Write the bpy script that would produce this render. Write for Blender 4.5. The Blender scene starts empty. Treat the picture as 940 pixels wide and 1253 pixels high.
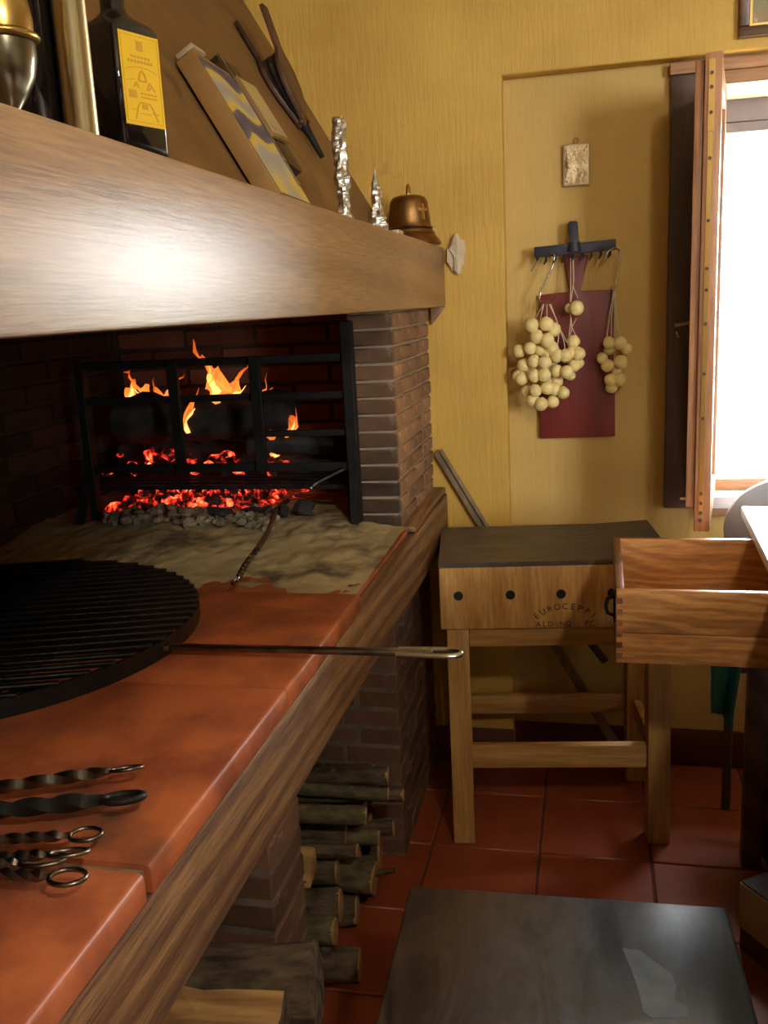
import bpy, bmesh, math, random
from mathutils import Vector, Matrix, Euler, noise
random.seed(7)
R_ = random.random
def U(a, b): return a + (b - a) * R_()
sc = bpy.context.scene
COL = sc.collection

# ------------------------------------------------------------------ camera, sky, exposure
cam_d = bpy.data.cameras.new('camera'); cam = bpy.data.objects.new('camera', cam_d); COL.objects.link(cam)
F_PX, CX, CY, EYE = 1130.0, 470.0, 626.5, 1.5
def camdir(px, py): return Vector(((px - CX) / F_PX, -(py - CY) / F_PX, -1.0))
_y = camdir(723, 362).normalized(); _q = camdir(1723, 312).normalized()
_z = _q.cross(_y).normalized()
if _z.y < 0: _z = -_z
_x = _y.cross(_z)
CAMROT = Matrix((_x, _y, _z))                       # camera axes -> room axes
cam.matrix_world = Matrix.Translation((0, 0, EYE)) @ CAMROT.to_4x4()
cam_d.sensor_fit = 'VERTICAL'; cam_d.sensor_height = 36.0; cam_d.sensor_width = 27.0
cam_d.lens = F_PX / 1253.0 * 36.0; cam_d.clip_start = 0.02
sc.camera = cam

world = bpy.data.worlds.new('sky'); sc.world = world; world.use_nodes = True
bg = world.node_tree.nodes['Background']
bg.inputs[0].default_value = (0.93, 0.98, 1.0, 1); bg.inputs[1].default_value = 58.0
vs = sc.view_settings
vs.view_transform = 'Standard'; vs.look = 'None'; vs.gamma = 1.0; vs.use_curve_mapping = False; vs.exposure = 0.0
sc.cycles.use_denoising = True
sc.cycles.max_bounces = 8; sc.cycles.diffuse_bounces = 5; sc.cycles.sample_clamp_indirect = 6.0
def portal(loc, rot, sx, sy):                       # guides sky sampling through a window opening
    l = bpy.data.lights.new('window_portal', 'AREA'); l.shape = 'RECTANGLE'; l.size = sx; l.size_y = sy
    l.cycles.is_portal = True
    o = bpy.data.objects.new('window_portal', l); COL.objects.link(o); o.location = loc; o.rotation_euler = rot
YW, YN = 2.82, 2.885                                 # wall face, niche face
XR, YB, ZC, XL = 4.6, -2.6, 2.75, -1.5              # right wall, wall behind, ceiling, fireplace back
W1 = (0.340, 0.87, 0.89, 2.056)                      # window in the back wall  x0 x1 z0 z1
W2 = (2.85, 4.20, 1.15, 2.55)                       # window in the rear wall, behind the camera x0 x1 z0 z1
portal(((W1[0]+W1[1])/2, YN+0.12, (W1[2]+W1[3])/2), (-math.pi/2, 0, 0), W1[1]-W1[0], W1[3]-W1[2])
portal(((W2[0]+W2[1])/2, YB-0.12, (W2[2]+W2[3])/2), (math.pi/2, 0, 0), W2[1]-W2[0], W2[3]-W2[2])

# ------------------------------------------------------------------ materials
def newmat(name):
    m = bpy.data.materials.new(name); m.use_nodes = True
    nt = m.node_tree; b = nt.nodes['Principled BSDF']
    return m, nt, b
def coords(nt, scale, rot=(0,0,0)):
    tc = nt.nodes.new('ShaderNodeTexCoord'); mp = nt.nodes.new('ShaderNodeMapping')
    nt.links.new(tc.outputs['Object'], mp.inputs['Vector'])
    mp.inputs['Scale'].default_value = scale; mp.inputs['Rotation'].default_value = rot
    return mp.outputs['Vector']
def c4(c): return (c[0], c[1], c[2], 1)
def ramp(nt, fac, stops):
    r = nt.nodes.new('ShaderNodeValToRGB'); e = r.color_ramp.elements
    while len(e) < len(stops): e.new(0.5)
    for i, (p, c) in enumerate(stops): e[i].position = p; e[i].color = c4(c)
    nt.links.new(fac, r.inputs[0]); return r.outputs[0]
def noise_n(nt, vec, sc_, detail=4, rough=0.55, dist=0.0):
    n = nt.nodes.new('ShaderNodeTexNoise'); n.inputs['Scale'].default_value = sc_
    n.inputs['Detail'].default_value = detail; n.inputs['Roughness'].default_value = rough
    n.inputs['Distortion'].default_value = dist
    nt.links.new(vec, n.inputs['Vector']); return n.outputs[0]
def mixc(nt, fac, a, b, mode='MIX'):
    m = nt.nodes.new('ShaderNodeMix'); m.data_type = 'RGBA'; m.blend_type = mode
    for sock, v in ((m.inputs[0], fac), (m.inputs[6], a), (m.inputs[7], b)):
        if isinstance(v, (int, float)): sock.default_value = v
        elif isinstance(v, tuple): sock.default_value = c4(v)
        else: nt.links.new(v, sock)
    return m.outputs[2]
def bump(nt, b, h, strength, dist=0.01):
    n = nt.nodes.new('ShaderNodeBump'); n.inputs['Strength'].default_value = strength; n.inputs['Distance'].default_value = dist
    nt.links.new(h, n.inputs['Height']); nt.links.new(n.outputs[0], b.inputs['Normal'])
def vary(nt, col, amt):
    oi = nt.nodes.new('ShaderNodeObjectInfo')
    mr = nt.nodes.new('ShaderNodeMapRange'); mr.inputs[3].default_value = 1 - amt; mr.inputs[4].default_value = 1 + amt
    nt.links.new(oi.outputs['Random'], mr.inputs[0])
    h = nt.nodes.new('ShaderNodeHueSaturation'); nt.links.new(mr.outputs[0], h.inputs['Value']); nt.links.new(col, h.inputs['Color'])
    return h.outputs[0]
def M(name, c1, c2=None, scale=(1,1,1), ns=8, rough=0.6, metal=0, bmp=0, bs=40, bscale=None, bd=0.004, rand=0, spec=0.5, spots=None, coat=0, detail=4, lo=.3, hi=.7):
    m, nt, b = newmat(name)
    v = coords(nt, scale)
    col = ramp(nt, noise_n(nt, v, ns, detail), [(lo, c1), (hi, c2 or c1)])
    if spots:                                        # (colour, noise scale, threshold)
        s = ramp(nt, noise_n(nt, coords(nt, (1,1,1)), spots[1], 5, .6), [(spots[2], (0,0,0)), (min(1, spots[2]+spots[3]), (1,1,1))])
        col = mixc(nt, s, col, spots[0])
    if rand: col = vary(nt, col, rand)
    nt.links.new(col, b.inputs['Base Color'])
    b.inputs['Roughness'].default_value = rough; b.inputs['Metallic'].default_value = metal
    b.inputs['Specular IOR Level'].default_value = spec; b.inputs['Coat Weight'].default_value = coat
    if bmp: bump(nt, b, noise_n(nt, coords(nt, bscale or scale), bs, 5, .6), bmp, bd)
    return m
def wood(name, c1, c2, axis, ring=9, stretch=14, rough=0.45, dist=3.0, bmp=0.15, rand=0, spots=None, spec=0.5, fine=60, rot=(0,0,0), fc=.62):
    m, nt, b = newmat(name)
    s = [stretch]*3; s[axis] = 1.0; s = tuple(s)
    s2 = tuple(x / stretch for x in s)
    v = coords(nt, tuple(x*.25 for x in s), rot)
    w = nt.nodes.new('ShaderNodeTexWave'); w.wave_type = 'BANDS'; w.bands_direction = 'DIAGONAL'
    w.inputs['Scale'].default_value = ring*.25; w.inputs['Distortion'].default_value = dist*2.2; w.inputs['Detail'].default_value = 3; w.inputs['Detail Scale'].default_value = .8
    nt.links.new(v, w.inputs['Vector'])
    col = ramp(nt, w.outputs[1], [(.15, c2), (.75, c1)])
    fn = noise_n(nt, coords(nt, s), fine / stretch * 2, 4, .6)
    fcol = ramp(nt, fn, [(.35, (fc,fc,fc)), (.62, (1,1,1))])
    col = mixc(nt, .8, col, fcol, 'MULTIPLY')
    if spots:
        sp = ramp(nt, noise_n(nt, coords(nt, (1,1,1)), spots[1], 4, .6), [(spots[2], (0,0,0)), (min(1, spots[2]+spots[3]), (1,1,1))])
        col = mixc(nt, sp, col, spots[0])
    if rand: col = vary(nt, col, rand)
    nt.links.new(col, b.inputs['Base Color']); b.inputs['Roughness'].default_value = rough; b.inputs['Specular IOR Level'].default_value = spec
    if bmp: bump(nt, b, fn, bmp, .002)
    return m
def emis(name, col, strength, base=(0.01,0.01,0.01)):
    m, nt, b = newmat(name); b.inputs['Base Color'].default_value = c4(base)
    b.inputs['Emission Color'].default_value = c4(col); b.inputs['Emission Strength'].default_value = strength
    return m
def glassmat():
    m, nt, b = newmat('window_glass'); nt.nodes.remove(b); out = nt.nodes['Material Output']
    t = nt.nodes.new('ShaderNodeBsdfTransparent'); g = nt.nodes.new('ShaderNodeBsdfGlossy'); g.inputs['Roughness'].default_value = .02
    f = nt.nodes.new('ShaderNodeFresnel'); f.inputs[0].default_value = 1.45
    mx = nt.nodes.new('ShaderNodeMixShader')
    nt.links.new(f.outputs[0], mx.inputs[0]); nt.links.new(t.outputs[0], mx.inputs[1]); nt.links.new(g.outputs[0], mx.inputs[2]); nt.links.new(mx.outputs[0], out.inputs[0])
    return m

m_wall = M('yellow_plaster', (.63,.385,.075), (.52,.30,.055), (1,1,1), 3.5, .62, bmp=.55, bs=26, bscale=(3,3,.35), bd=.006, spots=((.45,.25,.05), 9, .66, .06), spec=.35)
m_niche = M('pale_yellow_plaster', (.60,.40,.12), (.52,.335,.10), (1,1,1), 3, .65, bmp=.35, bs=26, bscale=(3,3,.4), bd=.005, spec=.3)
m_plain = M('plain_plaster', (.42,.33,.17), (.38,.29,.15), (1,1,1), 2, .8)
m_ceil = M('ceiling_plaster', (.62,.52,.34), (.58,.48,.30), (1,1,1), 2, .85)
m_hood = M('brown_hood_plaster', (.25,.135,.045), (.17,.088,.028), (1,1,1), 5, .7, bmp=.5, bs=18, bd=.006, spots=((.12,.065,.028), 6, .60, .08), spec=.3)
m_soot = M('soot', (.006,.005,.005), (.014,.011,.009), (1,1,1), 6, .9, bmp=.3, bs=20, spec=.1)
m_brick = M('thin_brick', (.30,.165,.085), (.20,.10,.055), (1,1,1), 9, .85, bmp=.7, bs=60, bd=.003, rand=.28, spots=((.42,.30,.2), 22, .63, .1), spec=.2)
def sooted(m):
    nt = m.node_tree; b = nt.nodes['Principled BSDF']; src = b.inputs['Base Color'].links[0].from_socket
    g = nt.nodes.new('ShaderNodeNewGeometry'); sp_ = nt.nodes.new('ShaderNodeSeparateXYZ'); nt.links.new(g.outputs['Position'], sp_.inputs[0])
    y = nt.nodes.new('ShaderNodeMapRange'); y.inputs[1].default_value = 2.300; y.inputs[2].default_value = 2.286; nt.links.new(sp_.outputs[1], y.inputs[0])
    z = nt.nodes.new('ShaderNodeMapRange'); z.inputs[1].default_value = 1.32; z.inputs[2].default_value = 1.06; z.inputs[3].default_value = .45; z.inputs[4].default_value = .93; nt.links.new(sp_.outputs[2], z.inputs[0])
    mu = nt.nodes.new('ShaderNodeMath'); mu.operation = 'MULTIPLY'; nt.links.new(y.outputs[0], mu.inputs[0]); nt.links.new(z.outputs[0], mu.inputs[1])
    nt.links.new(mixc(nt, mu.outputs[0], src, (.016,.013,.012)), b.inputs['Base Color']); return m
sooted(m_brick)
m_mortar = M('mortar', (.34,.27,.19), (.24,.19,.14), (1,1,1), 18, .95, bmp=.6, bs=70, spec=.1)
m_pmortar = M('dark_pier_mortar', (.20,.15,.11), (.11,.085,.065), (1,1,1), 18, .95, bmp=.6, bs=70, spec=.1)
m_fbrick = M('sooty_brick', (.055,.032,.022), (.026,.017,.013), (1,1,1), 7, .9, bmp=.6, bs=60, bd=.003, rand=.3, spots=((.09,.06,.04), 9, .62, .1), spec=.15)
m_fmortar = M('sooty_mortar', (.065,.048,.036), (.035,.026,.02), (1,1,1), 12, .95, bmp=.5, bs=70, spec=.1)
m_ebrick = M('fire_reddened_brick', (.17,.065,.038), (.09,.038,.024), (1,1,1), 7, .9, bmp=.6, bs=60, bd=.003, rand=.3, spec=.15)
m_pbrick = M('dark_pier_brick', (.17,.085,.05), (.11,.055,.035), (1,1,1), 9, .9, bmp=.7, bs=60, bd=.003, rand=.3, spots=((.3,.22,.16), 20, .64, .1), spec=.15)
m_tile = M('terracotta_floor_tile', (.30,.062,.022), (.21,.042,.017), (1,1,1), 5, .42, bmp=.12, bs=30, rand=.1, spots=((.16,.045,.025), 9, .66, .08))
m_grout = M('floor_grout', (.12,.045,.025), (.08,.03,.02), (1,1,1), 20, .9)
m_htile = M('terracotta_hearth_tile', (.50,.135,.045), (.27,.065,.026), (1,1,1), 8, .48, bmp=.22, bs=45, rand=.08, spots=((.13,.05,.034), 3.6, .52, .16), spec=.4, detail=9, lo=.40, hi=.62)
m_stile = M('sooty_hearth_tile', (.10,.04,.025), (.035,.02,.016), (1,1,1), 5, .7, bmp=.2, bs=45, rand=.1, spec=.2)
m_hgrout = M('hearth_grout', (.30,.22,.12), (.15,.10,.06), (1,1,1), 30, .95)
m_mantel = wood('varnished_oak_mantel', (.38,.225,.115), (.31,.175,.085), 1, 5, 22, .37, 3, .16, spec=.6, fine=130, fc=.55, spots=((.24,.12,.05), 5, .72, .06))
m_beam = wood('worn_oak_beam', (.32,.165,.07), (.19,.085,.038), 1, 10, 24, .5, 3, .4, spots=((.12,.055,.028), 4, .60, .14), fine=170, fc=.30)
m_ash = M('wood_ash', (.52,.40,.22), (.36,.27,.14), (1,1,1), 5, .98, bmp=.5, bs=60, bd=.004, spec=.05, spots=((.15,.11,.07), 5.5, .54, .12))
m_lump = M('ash_lump', (.40,.32,.21), (.10,.08,.06), (1,1,1), 28, .95, bmp=.5, bs=80, spec=.1)
m_char = M('charcoal', (.012,.010,.010), (.045,.038,.034), (1,1,1), 20, .85, bmp=.8, bs=60, bd=.004, spec=.2)
m_iron = M('black_iron', (.012,.011,.011), (.022,.02,.019), (1,1,1), 30, .55, .35, bmp=.3, bs=90, spec=.3)
m_grill = M('blackened_grill_steel', (.018,.017,.017), (.008,.007,.007), (1,1,1), 14, .36, .6, bmp=.2, bs=90)
m_steel = M('worn_steel', (.30,.27,.24), (.16,.14,.13), (1,1,1), 30, .32, 1.0, bmp=.15, bs=90)
m_skew = M('dark_twisted_steel', (.30,.26,.22), (.09,.075,.065), (1,1,1), 26, .33, 1.0, bmp=.15, bs=90)
m_brightsteel = M('bright_steel', (.62,.60,.56), (.50,.48,.45), (1,1,1), 20, .22, 1.0)
m_silver = M('silver_foil', (.72,.68,.60), (.50,.46,.40), (1,1,1), 30, .36, 1.0, bmp=.5, bs=60, bd=.006)
m_bronze = M('bronze', (.34,.19,.07), (.22,.12,.05), (1,1,1), 14, .36, 1.0, bmp=.08, bs=60)
m_brass = M('brass', (.52,.36,.12), (.40,.26,.08), (1,1,1), 14, .3, 1.0)
m_pewter = M('pewter', (.22,.20,.15), (.15,.13,.10), (1,1,1), 14, .25, 1.0)
m_tube = M('champagne_metal', (.50,.42,.26), (.44,.36,.21), (1,1,1), 8, .3, 1.0)
m_bglass = M('dark_bottle_glass', (.008,.006,.006), (.006,.005,.005), (1,1,1), 3, .06, spec=.6)
m_label = M('yellow_label', (.86,.58,.02), (.80,.50,.015), (1,1,1), 6, .6)
m_lprint = M('label_print', (.66,.38,.02), (.60,.32,.02), (1,1,1), 6, .7)
m_capgold = M('gold_cap', (.5,.34,.1), (.4,.25,.07), (1,1,1), 6, .35, .8)
m_boardedge = M('tan_board', (.36,.20,.06), (.27,.14,.04), (1,1,1), 9, .65, bmp=.2, bs=40)
m_darkwood = wood('dark_walnut', (.06,.028,.016), (.035,.016,.01), 1, 8, 10, .45, 2)
m_picture = M('ochre_picture_print', (.55,.40,.10), (.42,.34,.20), (1,1,1), 18, .6, spots=((.30,.22,.16), 24, .62, .06))
m_leather = M('dark_leather', (.022,.014,.011), (.012,.009,.008), (1,1,1), 20, .42, bmp=.5, bs=50)
m_bell_wood = wood('bellows_wood', (.13,.06,.03), (.08,.035,.02), 1, 8, 10, .5, 2)
m_blockside = wood('butcher_block_maple', (.70,.38,.12), (.60,.30,.085), 2, 14, 9, .42, 1.5, .08, spots=((.40,.17,.05), 5, .66, .1))
m_blocktop = M('worn_block_top', (.06,.05,.048), (.14,.105,.085), (3,14,3), 3, .42, bmp=.4, bs=30, bscale=(3,20,3), bd=.003, spots=((.05,.04,.037), 5, .6, .1))
m_leg = wood('pale_pine_leg', (.60,.33,.10), (.50,.26,.075), 2, 9, 14, .5, 2, .08, spots=((.40,.20,.06), 7, .68, .08))
m_rail = wood('pale_pine_rail', (.60,.33,.10), (.48,.24,.07), 0, 9, 14, .5, 2, .08)
m_hole = M('black_bolt_plug', (.006,.006,.008), (.01,.01,.012), (1,1,1), 9, .5)
m_ink = M('stamped_ink', (.045,.025,.02), (.08,.045,.03), (1,1,1), 60, .8)
m_drawer = wood('chestnut_drawer', (.60,.28,.09), (.43,.18,.058), 0, 48, 7, .30, 7, .12, spots=((.20,.075,.03), 9, .66, .08), fine=70)
m_drawerend = wood('chestnut_drawer_end', (.28,.12,.05), (.16,.065,.03), 1, 11, 9, .36, 5, .12)
m_table = wood('brown_table_wood', (.16,.075,.035), (.09,.042,.022), 1, 8, 10, .5, 3)
m_tabletop = M('white_glossy_tabletop', (.80,.80,.78), (.74,.74,.72), (1,1,1), 4, .25, spec=.6)
m_wind = wood('window_frame_wood', (.50,.24,.12), (.40,.18,.085), 2, 7, 12, .4, 2, .06)
m_casing = wood('window_casing_wood', (.12,.065,.05), (.085,.045,.036), 2, 7, 12, .45, 2, .08)
m_windx = wood('window_rail_wood', (.50,.27,.14), (.38,.19,.09), 0, 7, 12, .45, 2, .06)
m_brassstrip = M('brass_strip', (.72,.48,.16), (.62,.40,.13), (1,1,1), 9, .35, 1.0)
m_white = M('white_paint', (.82,.82,.80), (.78,.78,.76), (1,1,1), 5, .5)
m_sill = M('white_marble_sill', (.80,.80,.80), (.72,.72,.73), (1,1,1), 5, .3)
m_shutterbox = M('violet_grey_shutter_box', (.14,.13,.17), (.11,.10,.14), (1,1,1), 5, .6)
m_glass = glassmat()
m_ground = M('outdoor_paving', (.35,.36,.30), (.25,.28,.2), (1,1,1), 2, .9)
m_cheese = M('pale_cheese_rind', (.80,.65,.29), (.74,.57,.22), (1,1,1), 18, .42, bmp=.15, bs=30, rand=.08, spec=.45)
m_string = M('natural_string', (.62,.50,.32), (.50,.40,.26), (1,1,1), 60, .9)
m_paddle = M('red_stained_board', (.21,.028,.018), (.13,.020,.016), (6,1,1), 4, .45, bmp=.2, bs=30, bscale=(12,1,1), spots=((.07,.018,.018), 6, .58, .15))
m_rake = M('grey_painted_iron', (.045,.042,.06), (.03,.028,.04), (1,1,1), 20, .5, .3, bmp=.3, bs=80)
m_relief = M('silver_relief', (.72,.58,.36), (.42,.28,.14), (1,1,1), 26, .32, .9, bmp=.9, bs=34, bd=.012)
m_cream = M('cream_frame', (.62,.52,.34), (.5,.4,.25), (1,1,1), 12, .4, .4)
m_pframe = wood('picture_frame_wood', (.16,.07,.035), (.10,.045,.022), 0, 8, 10, .4, 2)
m_gilt = M('gilt_slip', (.6,.42,.15), (.5,.34,.1), (1,1,1), 14, .35, .9)
m_canvas = M('old_oil_painting', (.36,.20,.09), (.16,.20,.10), (1,1,1), 30, .4, spots=((.62,.50,.30), 22, .55, .1))
m_plastic = M('crumpled_pale_plaster', (.62,.50,.34), (.50,.38,.24), (1,1,1), 30, .8, bmp=.6, bs=50)
m_lath = wood('grey_lath', (.30,.21,.12), (.22,.15,.085), 2, 8, 12, .6, 2)
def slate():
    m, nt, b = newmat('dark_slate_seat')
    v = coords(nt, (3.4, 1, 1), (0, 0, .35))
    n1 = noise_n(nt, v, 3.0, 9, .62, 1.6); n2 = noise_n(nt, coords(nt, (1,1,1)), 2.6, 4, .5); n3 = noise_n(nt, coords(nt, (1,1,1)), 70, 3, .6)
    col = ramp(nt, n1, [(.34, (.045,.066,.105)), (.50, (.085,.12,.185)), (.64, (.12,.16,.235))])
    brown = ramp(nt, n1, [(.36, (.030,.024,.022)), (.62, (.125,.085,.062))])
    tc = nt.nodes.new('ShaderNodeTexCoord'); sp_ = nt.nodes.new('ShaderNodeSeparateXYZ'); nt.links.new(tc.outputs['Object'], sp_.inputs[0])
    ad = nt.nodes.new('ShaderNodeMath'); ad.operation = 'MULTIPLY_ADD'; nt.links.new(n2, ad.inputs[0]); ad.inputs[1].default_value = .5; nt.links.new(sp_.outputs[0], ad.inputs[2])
    col = mixc(nt, ramp(nt, ad.outputs[0], [(.04, (0,0,0)), (.26, (1,1,1))]), brown, col)   # brown on left half, sky's blue reflection painted on right half
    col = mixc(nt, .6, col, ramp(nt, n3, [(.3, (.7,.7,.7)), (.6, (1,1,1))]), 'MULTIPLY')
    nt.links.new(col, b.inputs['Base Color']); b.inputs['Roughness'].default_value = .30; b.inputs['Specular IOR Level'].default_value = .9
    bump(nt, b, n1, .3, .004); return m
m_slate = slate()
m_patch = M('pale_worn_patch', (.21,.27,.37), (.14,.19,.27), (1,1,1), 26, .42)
m_seatwood = wood('black_stained_stool_wood', (.02,.013,.011), (.012,.009,.008), 2, 8, 10, .5, 2)
m_base = M('dark_red_skirting', (.10,.022,.014), (.075,.018,.012), (1,1,1), 6, .45)
m_card = M('beige_cardboard', (.42,.31,.19), (.36,.26,.16), (1,1,1), 6, .8)
m_carddark = M('brown_box_lid', (.06,.04,.03), (.045,.03,.024), (1,1,1), 6, .7)
m_chair = M('grey_chair_shell', (.30,.30,.32), (.26,.26,.28), (1,1,1), 6, .35)
m_chairleg = M('brown_chair_leg', (.10,.06,.04), (.08,.045,.03), (1,1,1), 9, .5)
m_teal = M('teal_cloth', (.02,.22,.24), (.015,.15,.17), (1,1,1), 9, .6, bmp=.3, bs=30)
m_bark = M('grey_brown_bark', (.17,.12,.078), (.028,.02,.015), (1,3,3), 14, .9, bmp=1.0, bs=22, bscale=(1,3,3), bd=.015, rand=.2, spots=((.26,.22,.16), 20, .66, .06), spec=.15)
m_moss = M('olive_bark', (.19,.16,.085), (.06,.048,.028), (1,2,2), 22, .85, bmp=.8, bs=40, bscale=(1,5,5), bd=.005, rand=.2, spots=((.32,.28,.18), 30, .68, .05), spec=.2)
m_cut = M('fresh_cut_wood', (.42,.26,.10), (.30,.17,.06), (1,1,1), 16, .75)
m_split = wood('split_wood', (.44,.25,.085), (.30,.15,.05), 0, 18, 10, .7, 3, .4)
def flame_mat(name, stops, strength, a0, a1):
    m, nt, b = newmat(name); b.inputs['Base Color'].default_value = (0,0,0,1); b.inputs['Specular IOR Level'].default_value = 0
    tc = nt.nodes.new('ShaderNodeTexCoord'); sp = nt.nodes.new('ShaderNodeSeparateXYZ'); nt.links.new(tc.outputs['Generated'], sp.inputs[0])
    n = noise_n(nt, coords(nt, (1,1,.45)), 34, 3)
    ad = nt.nodes.new('ShaderNodeMath'); ad.operation = 'MULTIPLY_ADD'; nt.links.new(n, ad.inputs[0]); ad.inputs[1].default_value = .7; nt.links.new(sp.outputs[2], ad.inputs[2])
    dv = nt.nodes.new('ShaderNodeMath'); dv.operation = 'MULTIPLY'; dv.inputs[1].default_value = .6; nt.links.new(ad.outputs[0], dv.inputs[0])
    nt.links.new(ramp(nt, dv.outputs[0], stops), b.inputs['Emission Color']); b.inputs['Emission Strength'].default_value = strength
    nt.links.new(ramp(nt, dv.outputs[0], [(.30, (a0,)*3), (.85, (a1,)*3)]), b.inputs['Alpha'])
    return m
m_flame = flame_mat('flame', [(.2, (1,.36,.06)), (.5, (1,.22,.03)), (.85, (.8,.08,.01))], 2.0, .72, .10)
m_core = flame_mat('flame_core', [(.2, (1,.66,.26)), (.6, (1,.45,.10)), (.9, (1,.25,.04))], 4.5, .95, .35)
def ember_mat():
    m, nt, b = newmat('glowing_ember'); b.inputs['Base Color'].default_value = (.03,.015,.012,1); b.inputs['Roughness'].default_value = .9
    n = noise_n(nt, coords(nt, (1,1,1)), 22, 4, .6)
    e = ramp(nt, n, [(.44, (.04,.002,.001)), (.56, (.70,.022,.010)), (.70, (1,.20,.06))])
    nt.links.new(e, b.inputs['Emission Color'])
    s = nt.nodes.new('ShaderNodeMapRange'); s.inputs[1].default_value = .48; s.inputs[2].default_value = .72; s.inputs[3].default_value = .04; s.inputs[4].default_value = 5.0
    nt.links.new(n, s.inputs[0]); nt.links.new(s.outputs[0], b.inputs['Emission Strength'])
    return m
m_ember = ember_mat()
def swirl_mat():
    m, nt, b = newmat('blue_yellow_swirl_print')
    w = nt.nodes.new('ShaderNodeTexWave'); w.wave_type = 'RINGS'; w.inputs['Scale'].default_value = 3.2; w.inputs['Distortion'].default_value = 6; w.inputs['Detail'].default_value = 1.5
    nt.links.new(coords(nt, (1.6,.7,1)), w.inputs['Vector'])
    col = ramp(nt, w.outputs[1], [(.0, (.07,.06,.12)), (.28, (.16,.14,.20)), (.36, (.62,.46,.10)), (.6, (.72,.52,.08)), (.78, (.55,.47,.30)), (1.0, (.40,.37,.33))])
    nt.links.new(col, b.inputs['Base Color']); b.inputs['Roughness'].default_value = .5
    return m
m_swirl = swirl_mat()

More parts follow.
